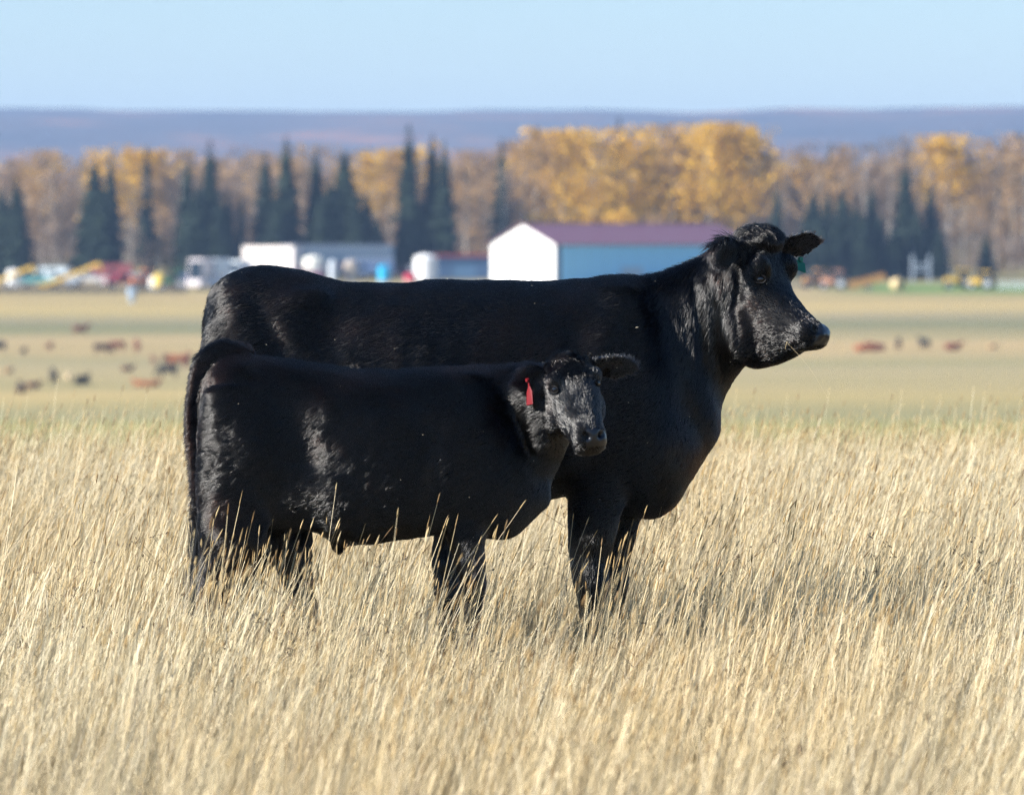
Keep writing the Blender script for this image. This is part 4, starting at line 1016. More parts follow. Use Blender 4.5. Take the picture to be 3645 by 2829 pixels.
for i, (px, top) in enumerate([(905, 560), (1092, 555), (1800, 600)]):
    tree_at('birch_tree', px, top, 1084, ASP['bare'][i], ASP_TR[i], ['bare birch with a pale trunk left of the white box trailer', 'bare pale birch between two spruces above the long trailer', 'bare pale birch trunk just behind the white barn gable'][i], 'pale birches', .6)
for i, (px, top, k) in enumerate([(1930, 765, 'bush'), (2012, 772, 'bush'), (2112, 742, 'bush'), (2205, 736, 'bush'), (2350, 775, 'tanbush'), (2450, 790, 'tanbush'), (560, 850, 'tanbush'), (620, 870, 'tanbush')]):
    tree_at('autumn_shrub', px, top, 1088, ASP[k][i % 2], ASP_TR[0], ['yellow shrub behind the left end of the barn roof', 'yellow shrub second from the left behind the barn roof', 'yellow shrub third from the left behind the barn roof', 'tallest yellow shrub behind the middle of the barn roof', 'tan shrub behind the right part of the barn roof', 'pale tan shrub behind the barn roof near the cow ear', 'tan shrub under the bare trees left of the white van', 'low tan shrub close to the left of the white van'][i], 'shrubs at the foot of the wood', 1.0, 'shrub')
def wood_mass():
    V = []; F = []; MI = []
    kinds = {'yellow': 1, 'tan': 2, 'bare': 3}
    protos = {k: [leaf_cloud(tg, 150, .12, .25, .98, .026 if k != 'bare' else .024, k == 'bare') for _ in range(4)] for k in kinds}
    tp = Soup(); 
    for i in range(620):
        Y = 1150 + 330 * tg.random() ** 1.4; px = -1300 + 6300 * tg.random(); X = (px - 1822.5) / FPX * Y; z = gz(X, Y)
        top = np.interp(px, [-1300, 0, 500, 1700, 1900, 2650, 2760, 3200, 3645, 5000], [550, 562, 548, 552, 500, 478, 560, 520, 505, 540]) + tg.normal(0, 16)
        H = max(9, CAM_Z + (834.5 - top) / FPX * Y - z) * (1 - .25 * tg.random() ** 2)
        pr = np.array([.07, .30, .63])
        if 1850 < px < 2750: pr = np.array([.42, .38, .20])
        if px > 2750: pr = np.array([.10, .36, .54])
        k = list(kinds)[tg.choice(3, p=pr)]; v, f = protos[k][tg.integers(0, 4)]
        a = tg.random() * 6.28; c, s = math.cos(a), math.sin(a); v = np.array(v); w = H * (1.1 + .5 * tg.random()); H *= .86 if k == 'bare' else 1.0
        b = len(V); V += np.stack([X + (v[:, 0] * c - v[:, 1] * s) * w, Y + (v[:, 0] * s + v[:, 1] * c) * w, z + v[:, 2] * H], 1).tolist(); F += [tuple(b + q for q in t) for t in f]; MI += [kinds[k]] * len(f)
        b = len(V); r = .12 + .10 * tg.random()
        for zz, rr in ((0, 1), (.85, .3)):
            for q in range(4): V.append((X + r * rr * math.cos(q * 1.57), Y + r * rr * math.sin(q * 1.57), z + H * zz))
        for q in range(4): F.append((b + q, b + (q + 1) % 4, b + 4 + (q + 1) % 4, b + 4 + q)); MI.append(0)
    for i in range(700):                                  # leafless understorey closing the foot of the wood
        Y = 1100 + 200 * tg.random(); px = -1300 + 6300 * tg.random(); X = (px - 1822.5) / FPX * Y; z = gz(X, Y); H = 5 + 6 * tg.random()
        k = 'bare' if tg.random() < .78 else 'tan'; v, f = protos[k][tg.integers(0, 4)]; v = np.array(v); w = H * 2.6; b = len(V)
        V += np.stack([X + v[:, 0] * w, Y + v[:, 1] * w, z + (v[:, 2] - .22) * H * 1.28], 1).tolist(); F += [tuple(b + q for q in t) for t in f]; MI += [kinds[k]] * len(f)
    o = obj_from('far_wood', V, F, [M_PALE, M_YELLOW, M_TAN, M_TWIG]); o.data.polygons.foreach_set('material_index', MI)
    tag(o, 'mass of half bare autumn aspens filling the wood behind the farmyard', 'wood', None, 'stuff')
wood_mass()

# ------------------------------------------------------------------ farmyard
def bx(s, c, d, bev=0):
    """box centre c size d, into a Soup-like list"""
    x, y, z = c; a, b, h = d[0] / 2, d[1] / 2, d[2] / 2; i = len(s.v)
    s.v += [(x - a, y - b, z - h), (x + a, y - b, z - h), (x + a, y + b, z - h), (x - a, y + b, z - h), (x - a, y - b, z + h), (x + a, y - b, z + h), (x + a, y + b, z + h), (x - a, y + b, z + h)]
    s.f += [tuple(i + k for k in q) for q in ((0, 3, 2, 1), (4, 5, 6, 7), (0, 1, 5, 4), (1, 2, 6, 5), (2, 3, 7, 6), (3, 0, 4, 7))]
    return s
def prism(s, prof, y0, y1):
    """profile in x,z extruded along y"""
    i = len(s.v); n = len(prof); s.v += [(x, y0, z) for x, z in prof] + [(x, y1, z) for x, z in prof]
    s.f += [tuple(range(i, i + n)), tuple(range(i + n, i + 2 * n))[::-1]] + [(i + k, i + n + k, i + n + (k + 1) % n, i + (k + 1) % n) for k in range(n)]
    return s
def cyl(s, c, r, h, axis='z', N=16, r2=None):
    r2 = r if r2 is None else r2; rings = []
    for t, rr in ((-h / 2, r), (h / 2, r2)):
        ring = []
        for q in np.linspace(0, 2 * math.pi, N, endpoint=False):
            u, v = rr * math.cos(q), rr * math.sin(q)
            ring.append(np.array(c) + (np.array([u, v, t]) if axis == 'z' else np.array([u, t, v]) if axis == 'y' else np.array([t, u, v])))
        rings.append(ring)
    s.rings(rings); return s
def part(name, s, m, parent, bev=.03, label=None):
    o = obj_from(name, s.v, s.f, m, parent)
    if bev:
        b = o.modifiers.new('bevel', 'BEVEL'); b.width = bev; b.segments = 2; b.limit_method = 'ANGLE'
    if label: o['label'] = label
    return o
def yard(name, px, Y, rz, label, cat, group=None):
    X = (px - 1822.5) / FPX * Y
    o = empty(name, (X, Y, gz(X, Y)), math.radians(rz), label, cat, group); o.scale = (1.3, 1.3, 1.3); return o
PAINT = {}
def paint(key, col, rough=.45, **k):
    if key not in PAINT: PAINT[key] = mat_plain(key, col, rough, .12, 1.2, .4, **k)
    return PAINT[key]
RUB = paint('black_rubber', (.02, .02, .022), .85); GLS = paint('dark_window_glass', (.02, .03, .04), .08); WHT = paint('white_paint', (.80, .80, .78)); STL = paint('galvanised_steel', (.50, .53, .56), .4)
def wheel(parent, x, y, r, w=.24):
    o = part('wheel', cyl(Soup(), (0, 0, 0), r, w, 'y', 20), RUB, parent, .03); o.location = (x, y, r)
    part('rim', cyl(Soup(), (0, 0, 0), r * .55, w + .03, 'y', 14), STL, o, .01)
def pickup(px, Y, rz, col, key, label, topper=None):
    o = yard('pickup_truck', px, Y, rz, label, 'truck', 'vehicles parked in the farmyard'); m = paint(key, col)
    part('body', prism(Soup(), [(-2.7, .55), (2.65, .55), (2.7, .95), (2.6, 1.12), (1.45, 1.22), (-2.7, 1.22)], -.95, .95), m, o, .05)
    part('cab', prism(Soup(), [(-.75, 1.2), (1.45, 1.2), (.75, 1.88), (-.55, 1.9)], -.85, .85), m, o, .06)
    part('window', prism(Soup(), [(-.6, 1.3), (1.2, 1.3), (.66, 1.8), (-.48, 1.8)], -.87, .87), GLS, o, .0)
    part('bumper', bx(Soup(), (2.72, 0, .62), (.16, 1.8, .22)), STL, o)
    for s_ in (-1, 1): part('headlight', bx(Soup(), (2.68, .7 * s_, .92), (.1, .3, .18)), WHT, o, .02)
    if topper: part('canopy', prism(Soup(), [(-2.68, 1.21), (-.8, 1.21), (-.85, 1.92), (-2.6, 1.88)], -.88, .88), paint(topper[0], topper[1]), o, .06)
    for x in (-1.7, 1.75):
        for y in (-.86, .86): wheel(o, x, y, .4)
    return o
def van(px, Y, rz, col, key, label, L=6.0, H=2.7):
    o = yard('van', px, Y, rz, label, 'van', 'vehicles parked in the farmyard'); m = paint(key, col)
    part('body', prism(Soup(), [(-L / 2, .45), (L / 2, .45), (L / 2, 1.1), (L / 2 - .7, 1.35), (L / 2 - 1.4, H), (-L / 2, H)], -1.05, 1.05), m, o, .1)
    part('windscreen', prism(Soup(), [(L / 2 - .78, 1.45), (L / 2 - .66, 1.45), (L / 2 - 1.2, H - .3), (L / 2 - 1.32, H - .3)], -.9, .9), GLS, o, 0)
    part('side_window', bx(Soup(), (L / 2 - 1.7, 0, 1.75), (.9, 2.13, .6)), GLS, o, .02)
    part('side_window', bx(Soup(), (-.6, 0, 1.8), (1.5, 2.13, .55)), GLS, o, .02)
    for x in (-L / 2 + 1.1, L / 2 - 1.1):
        for y in (-.95, .95): wheel(o, x, y, .4)
    return o
def tractor(px, Y, rz, col, key, label, k=1.0, rust=False):
    o = yard('tractor', px, Y, rz, label, 'tractor', 'tractors parked in the farmyard'); m = paint(key, col); o.scale = (k * 1.3,) * 3
    part('bonnet', prism(Soup(), [(.1, .85), (1.9, .8), (2.0, 1.2), (1.85, 1.5), (.1, 1.62)], -.38, .38), m, o, .05)
    part('chassis', bx(Soup(), (.4, 0, .75), (3.0, .4, .4)), RUB, o)
    part('cab', prism(Soup(), [(-1.25, 1.1), (.15, 1.1), (.1, 2.45), (-1.05, 2.5)], -.7, .7), GLS, o, .03)
    part('cab_roof', bx(Soup(), (-.5, 0, 2.58), (1.5, 1.6, .18)), m, o, .06)
    for s_ in (-1, 1): part('mudguard', prism(Soup(), [(-1.7, 1.2), (-1.3, 1.7), (-.5, 1.7), (-.1, 1.2), (-.5, 1.6), (-1.3, 1.6)], .72 * s_, 1.12 * s_), m, o, 0)
    part('exhaust', cyl(Soup(), (1.2, .2, 1.95), .05, .9), STL, o, 0)
    for y in (-.92, .92): wheel(o, -.9, y, .85, .45); wheel(o, 1.5, y * .85, .5, .3)
    return o
def drum(px, Y, r, h, col, key, label, name='storage_tank', cone=True):
    o = yard(name, px, Y, 0, label, 'tank', 'tanks standing in the farmyard'); m = paint(key, col)
    part('shell', cyl(Soup(), (0, 0, h * .45 + .12), r, h * .9, 'z', 24), m, o, .08)
    part('lid', cyl(Soup(), (0, 0, h * .9 + .12 + h * .06), r * .98, h * .12, 'z', 24, r * .3), m, o, .03)
    part('cap', cyl(Soup(), (0, 0, h * 1.02 + .14), r * .2, .1, 'z', 12), RUB, o, 0)
    part('base', cyl(Soup(), (0, 0, .08), r * 1.08, .16, 'z', 20), STL, o, 0)
    return o
def auger(px, Y, rz, L, label):
    o = yard('grain_auger', px, Y, rz, label, 'auger', 'yellow grain augers lying up at a slant'); m = paint('yellow_machine_paint', (.72, .46, .06))
    a = math.radians(24); s = Soup(); c0 = np.array([-L / 2, 0, .5]); c1 = np.array([L / 2 * .8, 0, .5 + L * math.tan(a) * .82])
    s.tube([c0, (c0 + c1) / 2, c1], [.26, .26, .26]); part('tube', s, m, o, 0)
    part('hopper', prism(Soup(), [(-L / 2 - .7, .9), (-L / 2 + .5, .9), (-L / 2 + .2, .3), (-L / 2 - .4, .3)], -.5, .5), m, o, .03)
    part('spout', cyl(Soup(), tuple(c1 + np.array([.1, 0, -.4])), .2, .8), m, o, 0)
    for y in (-.8, .8):
        s = Soup(); s.tube([np.array([-.6, y, .5]), np.array([.5, y * .3, .5 + (L / 2 + .5) * math.tan(a) * .85])], [.06, .06], k=1, N=8); part('undercarriage_leg', s, STL, o, 0); wheel(o, -.6, y, .4)
    return o
def box_trailer(px, Y, rz, L, W, H, col, key, label, roofcol=None, band=None, wins=0, slats=0):
    o = yard('box_trailer', px, Y, rz, label, 'trailer', 'trailers parked in the farmyard'); m = paint(key, col)
    part('box', bx(Soup(), (0, 0, .9 + (H - .9) / 2), (L, W, H - .9)), m, o, .06)
    part('roof', bx(Soup(), (0, 0, H + .07), (L + .08, W + .08, .14)), paint(*roofcol) if roofcol else m, o, .05)
    part('floor_frame', bx(Soup(), (0, 0, .78), (L * .96, W * .9, .22)), RUB, o)
    if band: part('stripe', bx(Soup(), (0, 0, .9 + (H - .9) * .25), (L + .03, W + .03, .5)), paint(*band), o, 0)
    for i in range(wins): part('window', bx(Soup(), (-L / 2 + L * (i + .8) / (wins + .6), 0, H * .66), (.9, W + .04, .6)), GLS, o, .02)
    for i in range(slats): part('vent_slat', bx(Soup(), (0, 0, H - .35 - i * .36), (L * .94, W + .05, .14)), STL, o, 0)
    part('hitch', bx(Soup(), (L / 2 + .5, 0, .7), (1.1, .2, .2)), STL, o)
    for x in (-L * .32, -L * .32 + 1.1):
        for y in (-W / 2 + .12, W / 2 - .12): wheel(o, x, y, .45)
    return o

def barn():
    Y0 = 1000.; X0 = (1975 - 1822.5) / FPX * Y0; z = gz(X0, Y0) - .3
    o = empty('machine_shed', (X0, Y0, z), math.radians(40), 'large shed with bright white gable, long white wall tinted blue as in shade and maroon roof', 'shed')
    W, L = 17.6, 46.; E = CAM_Z + (834.5 - 868) / FPX * Y0 - z; R = CAM_Z + (834.5 - 798) / FPX * (Y0 + 6.7) - z
    blue = paint('shade_tinted_siding', (.25, .62, 1.0), .5); roof = paint('maroon_roof_metal', (.20, .095, .13), .5); wh = paint('white_siding', (.84, .84, .83), .5); trim = paint('dark_blue_trim', (.07, .11, .2))  # long walls are white siding; the blue of sky-lit shade is in their colour
    # local x along the ridge, y across; gable at x = 0
    part('gable_wall', Soup_poly([(0, 0, 0), (0, W, 0), (0, W, E), (0, W / 2, R - .15), (0, 0, E)], (.25, 0, 0)), wh, o, 0, 'bright white gable wall')
    part('gable_wall', Soup_poly([(L - .25, 0, 0), (L - .25, W, 0), (L - .25, W, E), (L - .25, W / 2, R - .15), (L - .25, 0, E)], (.25, 0, 0)), wh, o, 0)
    n = 12
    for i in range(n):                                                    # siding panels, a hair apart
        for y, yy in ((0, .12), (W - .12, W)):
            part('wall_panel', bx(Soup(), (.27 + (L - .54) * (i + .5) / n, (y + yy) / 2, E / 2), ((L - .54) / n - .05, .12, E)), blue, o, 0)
    for y in (.06, W - .06):
        part('wall_frame', bx(Soup(), (L / 2, y, E / 2), (L - .6, .05, E - .1)), trim, o, 0)
    part('corner_trim', bx(Soup(), (.8, -.03, E / 2), (1.1, .06, E)), trim, o, 0)
    for s0, y0, y1 in ((1, -.6, W / 2), (-1, W + .6, W / 2)):
        sl = (R - E) / (W / 2); zz0 = E - .6 * sl
        s = Soup(); s.v += [(-.4, y0, zz0), (L + .4, y0, zz0), (L + .4, y1, R), (-.4, y1, R), (-.4, y0, zz0 + .16), (L + .4, y0, zz0 + .16), (L + .4, y1, R + .16), (-.4, y1, R + .16)]
        s.f += [(0, 3, 2, 1), (4, 5, 6, 7), (0, 1, 5, 4), (1, 2, 6, 5), (2, 3, 7, 6), (3, 0, 4, 7)]
        rf = part('roof_slope', s, roof, o, 0)
        part('ridge_cap', bx(Soup(), (L / 2, W / 2, R + .2), (L + .8, .5, .08)), roof, rf, 0) if s0 == 1 else None
    part('sliding_door', bx(Soup(), (18, -.05, 2.3), (5, .08, 4.6)), paint('blue_door', (.34, .5, .66)), o, 0)
    part('gable_door', bx(Soup(), (-.04, 5, 1.3), (.06, 1.1, 2.2)), paint('cream_door', (.75, .75, .72)), o, 0)
def Soup_poly(pts, off):
    s = Soup(); n = len(pts); s.v += [tuple(p) for p in pts] + [tuple(np.array(p) + np.array(off)) for p in pts]
    s.f += [tuple(range(n)), tuple(range(n, 2 * n))[::-1]] + [(k, n + k, n + (k + 1) % n, (k + 1) % n) for k in range(n)]
    return s
barn()
auger(45, 1005, 0, 7.0, 'yellow grain auger nearest the left edge of the yard')
auger(268, 1003, 0, 8.4, 'yellow grain auger in front of the paired broad spruces')
drum(48, 1015, .9, 2.4, (.85, .85, .84), 'white_poly', 'white upright tank behind the leftmost yellow auger')
pickup(135, 1020, 170, (.10, .30, .30), 'teal_car_paint', 'teal pickup between the two yellow augers')
pickup(225, 1022, 160, (.36, .42, .50), 'blue_grey_car_paint', 'blue grey pickup behind the second yellow auger')
pickup(440, 1018, 200, (.32, .03, .05), 'dark_red_car_paint', 'dark red pickup with a grey canopy left of the orange tractor', ('grey_canopy', (.42, .45, .5)))
tractor(512, 1012, 210, (.75, .22, .06), 'orange_paint', 'small orange tractor right of the dark red pickup', .95)
drum(545, 1010, .55, 1.5, (.80, .80, .80), 'white_poly', 'small white tank between orange tractor and yellow tank')
drum(568, 1008, .75, 2.0, (.80, .58, .10), 'yellow_poly', 'small yellow tank left of the green tractor')
tractor(615, 1008, 190, (.05, .22, .08), 'green_paint', 'green tractor right of the yellow tank', .95)
drum(655, 1008, .7, 2.1, (.03, .06, .16), 'navy_poly', 'dark blue tank between green tractor and white van')
van(712, 1006, 255, (.82, .74, .74), 'pinkish_white_paint', 'tall white van nose-on just left of the cow rump', 6.2, 4.2)
van(765, 1012, 250, (.74, .80, .84), 'cool_white_paint', 'pale van half hidden behind the cow rump', 6.5, 4.1)
van(845, 1040, 250, (.72, .78, .84), 'cool_white_paint', 'low white van peeping over the cow tail head', 6.0, 3.2)
box_trailer(968, 1062, -24, 8.2, 2.6, 4.6, (.84, .76, .72), 'warm_white_paint', 'tall white box trailer over the cow rump', None, None, 0)
box_trailer(1205, 1066, 14, 15.8, 2.6, 4.7, (.20, .27, .36), 'blue_grey_panel', 'long blue grey livestock trailer with maroon stripe and pale roof', ('slate_roof', (.30, .34, .42)), ('maroon_stripe', (.16, .03, .06)), 0, 2)
drum(1116, 1052, 1.5, 3.4, (.84, .83, .74), 'cream_poly', 'cream upright tank before the front of the long trailer')
drum(1250, 1050, 1.0, 2.8, (.45, .38, .32), 'tan_poly', 'tan upright tank before the middle of the long trailer')
drum(1367, 1046, .85, 2.2, (.02, .42, .72), 'bright_blue_poly', 'bright sky blue tank behind the cow back')
pickup(1432, 1058, 180, (.10, .03, .08), 'plum_car_paint', 'plum coloured pickup with grey canopy right of the bright blue tank', ('grey_canopy', (.42, .45, .5)))
drum(1462, 1044, .9, 1.1, (.55, .03, .06), 'red_poly', 'low red tank just showing over the cow back')
drum(1516, 1050, 1.7, 3.6, (.84, .83, .82), 'white_poly', 'round white tank at the left end of the long blue shed')
pickup(60, 1030, 185, (.05, .09, .20), 'navy_car_paint', 'navy pickup at the left edge behind the white tank')
pickup(318, 1028, 175, (.60, .58, .56), 'silver_car_paint', 'silver pickup behind the broad spruce pair foot')
van(180, 1034, 165, (.55, .64, .68), 'pale_teal_paint', 'pale teal van behind the two left pickups', 5.5, 2.4)
pickup(800, 1030, 170, (.30, .42, .55), 'sky_blue_car_paint', 'sky blue pickup right beside the pale van by the cow rump')
pickup(905, 1046, 180, (.75, .75, .75), 'white_car_paint', 'white pickup left of the tall white box trailer')
pickup(1080, 1050, 180, (.22, .03, .08), 'maroon_car_paint', 'maroon pickup between box trailer and long trailer')
box_trailer(1318, 1056, 8, 6.5, 2.3, 2.9, (.16, .24, .42), 'blue_trailer_panel', 'short blue trailer behind the bright blue tank', ('pale_roof', (.55, .58, .62)), None, 2)
box_trailer(400, 1040, 10, 5.5, 2.3, 2.6, (.45, .12, .12), 'dull_red_panel', 'short dull red trailer left of the dark red pickup', None, None, 1)
drum(1185, 1048, .6, 2.9, (.55, .60, .66), 'grey_poly', 'slim grey tank left of the tan tank')
def low_shed():
    o = yard('low_shed', 1650, 1062, 6, 'long low dark blue shed with a red roof edge left of the white gable', 'shed')
    part('wall', bx(Soup(), (0, 0, 1.6), (11.5, 4, 3.2)), paint('navy_siding', (.10, .19, .32)), o, .02)
    part('roof', prism(Soup(), [(-6, 3.2), (6, 3.2), (6, 3.32), (-6, 3.32)], -2.4, 2.4), paint('pale_roof', (.55, .58, .62)), o, 0)
    part('roof_edge', bx(Soup(), (0, -2.42, 3.3), (12, .08, .3)), paint('red_edge', (.4, .05, .06)), o, 0)
    for x in (-3, 2.5): part('door', bx(Soup(), (x, -2.03, 1.2), (2.0, .06, 2.4)), paint('navy_door', (.07, .13, .24)), o, 0)
low_shed()
tractor(2908, 1020, 200, (.62, .30, .08), 'rust_orange_paint', 'rusty orange tractor closest to the cow muzzle side of the yard', 1.0)
tractor(2972, 1016, 170, (.55, .26, .14), 'faded_red_paint', 'faded reddish tractor right of the rusty orange one', 1.0)
def hay_rake(px, Y, rz):
    o = yard('hay_rake', px, Y, rz, 'orange hay rake tilted in the yard right of the faded tractor', 'hay rake'); m = paint('rust_orange_paint', (.62, .30, .08)); s = Soup()
    s.tube([np.array([-2.2, 0, .8]), np.array([0, 0, 1.3]), np.array([2.2, 0, 1.9])], [.12] * 3); part('beam', s, m, o, 0)
    for i in range(5):
        w = part('rake_wheel', cyl(Soup(), (0, 0, 0), .62, .06, 'y', 16), m, o, 0); w.location = (-2 + i, -.25, .75 + .25 * i)
    for y in (-.6, .6): wheel(o, .2, y, .35)
hay_rake(3085, 1014, 10)
def bale(px, Y, label):
    o = yard('round_bale', px, Y, 35, label, 'hay bale'); part('roll', cyl(Soup(), (0, 0, .85), .85, 1.4, 'y', 22), paint('hay', (.52, .38, .17), .95), o, .08); part('net_wrap', cyl(Soup(), (0, 0, .85), .862, 1.1, 'y', 22), paint('net', (.62, .48, .26), .9), o, 0)
bale(3196, 1012, 'single round hay bale right of the orange hay rake')
def steel_frame():
    o = yard('loading_frame', 3278, 1060, 8, 'pale steel frame of two posts and cross rails before the dark spruces', 'steel frame'); o.scale = (1, 1, 1)
    for x in (-1.6, 1.6): part('post', bx(Soup(), (x, 0, 2.5), (.4, .4, 5.0)), paint('pale_steel', (.40, .46, .54)), o)
    for z in (2.2, 3.2): part('cross_rail', bx(Soup(), (0, 0, z), (2.8, .3, .4)), paint('pale_steel', (.40, .46, .54)), o)
steel_frame()
tractor(3415, 1022, 185, (.80, .50, .05), 'yellow_tractor_paint', 'yellow tractor left of two at the right end of the yard', 1.05)
tractor(3497, 1020, 165, (.82, .54, .06), 'yellow_tractor_paint', 'yellow tractor right of two, nearest the right edge', .95)
def panel_fence(px0, px1, Y, label):
    x0, x1 = (px0 - 1822.5) / FPX * Y, (px1 - 1822.5) / FPX * Y; n = max(2, int((x1 - x0) / 3)); o = empty('panel_fence', (x0, Y, gz(x0, Y)), 0, label, 'fence')
    for i in range(n + 1): part('post', bx(Soup(), ((x1 - x0) * i / n, 0, .8), (.14, .14, 1.6)), STL, o, 0)
    for k in range(4): part('rail', bx(Soup(), ((x1 - x0) / 2, -.09, .35 + .36 * k), (x1 - x0, .05, .16)), paint('pale_rail', (.62, .68, .72)), o, 0)
panel_fence(3555, 3760, 1018, 'pale steel panel fence running out at the right edge')
def dark_fence():
    Y = 985; x0, x1 = (-60 - 1822.5) / FPX * Y, (660 - 1822.5) / FPX * Y; o = empty('plank_fence', (x0, Y, gz(x0, Y)), 0, 'low dark plank fence along the front of the yard at left', 'fence')
    n = 14; m = paint('dark_weathered_wood', (.075, .06, .055), .9); w = x1 - x0
    for i in range(n + 1): part('post', bx(Soup(), (w * i / n, .1, .55), (.16, .16, 1.3)), m, o, 0)
    for k in range(3): part('rail', bx(Soup(), (w / 2, 0, .25 + .38 * k), (w, .05, .26)), m, o, 0)
dark_fence()
def water_tower():
    o = yard('water_tank', 470, 950, 0, 'pale blue grey water tank on a post in front of the plank fence', 'tank'); o.scale = (.9, .9, .9)
    part('stand', cyl(Soup(), (0, 0, .6), .5, 1.2, 'z', 12), paint('blue_grey_steel', (.35, .45, .58)), o, 0); part('tank', cyl(Soup(), (0, 0, 2.0), .85, 1.7, 'z', 20), paint('pale_tank', (.34, .43, .54)), o, .1)
water_tower()

# ------------------------------------------------------------------ the distant herd
def herd_mesh(pose):
    s = Soup()
    def tor(secs):
        s.loft([np.concatenate([[x, 0, (t + b) / 2], [0, 1, 0], [0, 0, (t - b) / 2], [w, 1, .9]]) for x, t, b, w in secs], N=14, k=2)
    if pose == 'lying':
        tor([(-1.0, .62, .2, .12), (-.8, .80, .02, .34), (-.3, .82, .0, .42), (.3, .82, .0, .40), (.65, .85, .05, .3), (.8, .75, .2, .15)])
        s.tube([np.array([.6, 0, .6]), np.array([.95, 0, .85]), np.array([1.15, .05, .95]), np.array([1.38, .1, .82])], [.26, .17, .14, .08], N=10)
        for y in (-.3, .3): s.tube([np.array([.5, y, .15]), np.array([.9, y, .08]), np.array([.6, y * 1.1, .07])], [.1, .07, .06], N=8); s.tube([np.array([-.7, y, .2]), np.array([-.3, y * 1.5, .12]), np.array([-.8, y * 1.5, .08])], [.16, .1, .06], N=8)
        ez = (1.08, 1.02)
    else:
        tor([(-.95, 1.15, .85, .1), (-.85, 1.28, .68, .24), (-.5, 1.32, .60, .30), (0, 1.28, .55, .36), (.45, 1.28, .56, .31), (.72, 1.25, .62, .22), (.88, 1.1, .75, .1)])
        if pose == 'graze': nk = [(.65, 1.02), (.98, .82), (1.18, .52), (1.32, .12)]
        else: nk = [(.6, 1.05), (.95, 1.32), (1.12, 1.45), (1.42, 1.22)]
        s.tube([np.array([x, 0, z]) for x, z in nk], [.27, .18, .15, .08], N=10)
        for x, y in ((-.72, -.2), (-.66, .2), (.55, -.18), (.62, .18)):
            s.tube([np.array([x, y, .85]), np.array([x + (.05 if x < 0 else 0), y, .55]), np.array([x - (.06 if x < 0 else 0), y, .38]), np.array([x, y, .05]), np.array([x + .05, y, 0])], [.17, .11, .065, .05, .07], N=8)
        ez = (nk[2][0] - .02, nk[2][1] + (.05 if pose != 'graze' else .03))
    for sd in (-1, 1): s.tube([np.array([ez[0] - .06, .08 * sd, ez[1]]), np.array([ez[0] - .08, .28 * sd, ez[1] + .02])], [.06, .04], k=2, N=6)
    z0 = .7 if pose == 'lying' else 1.2
    s.tube([np.array([-.95, 0, z0]), np.array([-1.02, 0, z0 * .7]), np.array([-1.0, 0, z0 * .25])], [.05, .04, .05], N=6)
    me = s.fuse(.045); v, e = mesh_np(me); v = relax(v, e, 2, .5); me.vertices.foreach_set('co', v.reshape(-1)); me.update(); me.materials.append(None)
    me.polygons.foreach_set('use_smooth', np.ones(len(me.polygons), dtype=bool)); return me
HM = {k: herd_mesh(k) for k in ('stand', 'graze', 'lying')}
COAT = {'red': (.17, .048, .028), 'orange': (.30, .10, .04), 'dark': (.045, .025, .02), 'black': (.012, .012, .014), 'tan': (.50, .32, .16), 'brown': (.15, .065, .04), 'cream': (.66, .50, .30)}
CM = {k: mat_plain(k + '_cattle_coat', v, .75, .25, 3) for k, v in COAT.items()}
def field_Y(py):
    ys = np.linspace(340, 1040, 1400); zz = ground_z(np.zeros_like(ys), ys); pp = 834.5 + (CAM_Z - zz) / ys * FPX
    return float(np.interp(-py, -pp, ys)) if pp[0] > pp[-1] else 700.
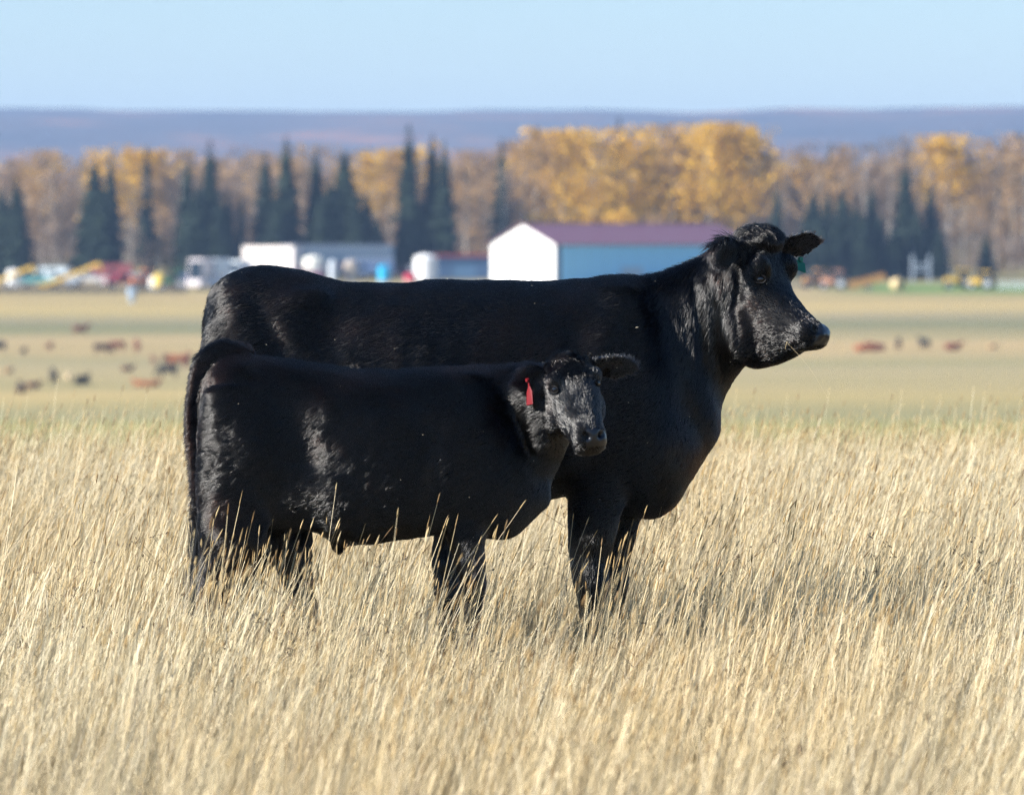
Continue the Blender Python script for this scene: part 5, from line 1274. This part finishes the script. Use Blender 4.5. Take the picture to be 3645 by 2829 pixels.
HERD = [(287, 1192, 'red', 'stand', 20, 'red brown cow alone on the green strip, highest of the left herd'), (85, 1278, 'dark', 'stand', 80, 'dark brown cow far left, left of a small reddish calf'), (176, 1258, 'red', 'stand', 70, 'small reddish calf in the upper left of the herd'),
        (365, 1272, 'dark', 'graze', 5, 'dark cow standing nose to tail with a reddish one in the left herd'), (415, 1262, 'red', 'graze', 185, 'reddish cow on the right of the nose to tail pair'), (488, 1262, 'red', 'stand', 100, 'single red cow right of the nose to tail pair'),
        (30, 1335, 'tan', 'lying', 60, 'small tan calf near the left edge of the field'), (455, 1326, 'brown', 'lying', 30, 'small brown calf lying left of the tight bunch'), (547, 1308, 'brown', 'stand', 110, 'brown cow at the left of the tight bunch by the calf tail'), (600, 1310, 'brown', 'graze', 60, 'brown cow in the upper middle of the tight bunch'),
        (636, 1312, 'orange', 'stand', 5, 'bright orange cow in the tight bunch'), (664, 1314, 'red', 'stand', 80, 'dark red cow at the right end of the tight bunch'), (596, 1350, 'black', 'graze', 175, 'black cow lowest in the tight bunch'), (498, 1376, 'orange', 'lying', 170, 'orange calf lying left below the black cow'), (545, 1376, 'orange', 'lying', 10, 'orange calf lying right below the black cow'),
        (74, 1390, 'dark', 'lying', 100, 'dark cow lying lowest at the left of the field'), (120, 1380, 'brown', 'lying', 20, 'brown calf lying between dark and grey black cows'), (190, 1372, 'black', 'stand', 100, 'grey black cow, biggest of the lower left row'), (244, 1356, 'cream', 'lying', 90, 'cream calf between two black cows of the lower left row'), (294, 1370, 'black', 'lying', 60, 'black cow lying at the right end of the lower left row'),
        (-6, 1265, 'black', 'stand', 150, 'black cow cut by the left edge of the picture'), (3072, 1258, 'orange', 'lying', 0, 'orange cow lying closest to the cow muzzle in the right field'), (3118, 1256, 'red', 'lying', 185, 'red cow lying right against the orange one in the right field'), (3199, 1258, 'dark', 'stand', 85, 'dark cow seen end-on in the middle of the right field'),
        (3291, 1256, 'black', 'stand', 120, 'black cow in the right field'), (3393, 1256, 'red', 'lying', 10, 'red cow right of the black one in the right field'), (3533, 1252, 'tan', 'lying', 50, 'small tan calf farthest right in the right field')]
for px, py, k, pose, rz, lab in HERD:
    Y = field_Y(py); X = (px - 1822.5) / FPX * Y
    o = bpy.data.objects.new('grazing_cow' if 'calf' not in lab else 'young_calf', HM[pose]); COL.objects.link(o)
    o.material_slots[0].link = 'OBJECT'; o.material_slots[0].material = CM[k]
    o.location = (X, Y, gz(X, Y)); o.rotation_euler = (0, 0, math.radians(rz)); sc_ = (.8 if 'calf' in lab else 1.15); o.scale = (sc_,) * 3
    tag(o, lab, 'cow' if 'calf' not in lab else 'calf', 'distant herd in the field')

# ------------------------------------------------------------------ the straw in the cow's mouth
def mouth_straw():
    h = P(2800, 1218, 19.55)
    a, b = P(2802, 1220, 19.52), P(2952, 1428, 19.35)
    s = Soup(); m1 = a.lerp(b, .5) + Vector((.006, 0, .012))
    s.tube([np.array(a), np.array(m1), np.array(b)], [.0005, .0003, .0002], N=6)
    s.tube([np.array(P(2802, 1216, 19.51)), np.array(P(2798, 1228, 19.50)), np.array(P(2795, 1243, 19.50))], [.0012, .0011, .0007], N=6)
    o = obj_from('grass_stem', s.v, s.f, M_STRAW, None)
    o.data.attributes.new('tint', 'FLOAT', 'POINT').data.foreach_set('value', np.full(len(s.v), .25, dtype=np.float32))
    tag(o, 'thin dry grass stem hanging from the corner of the cow mouth', 'grass stem')
mouth_straw()
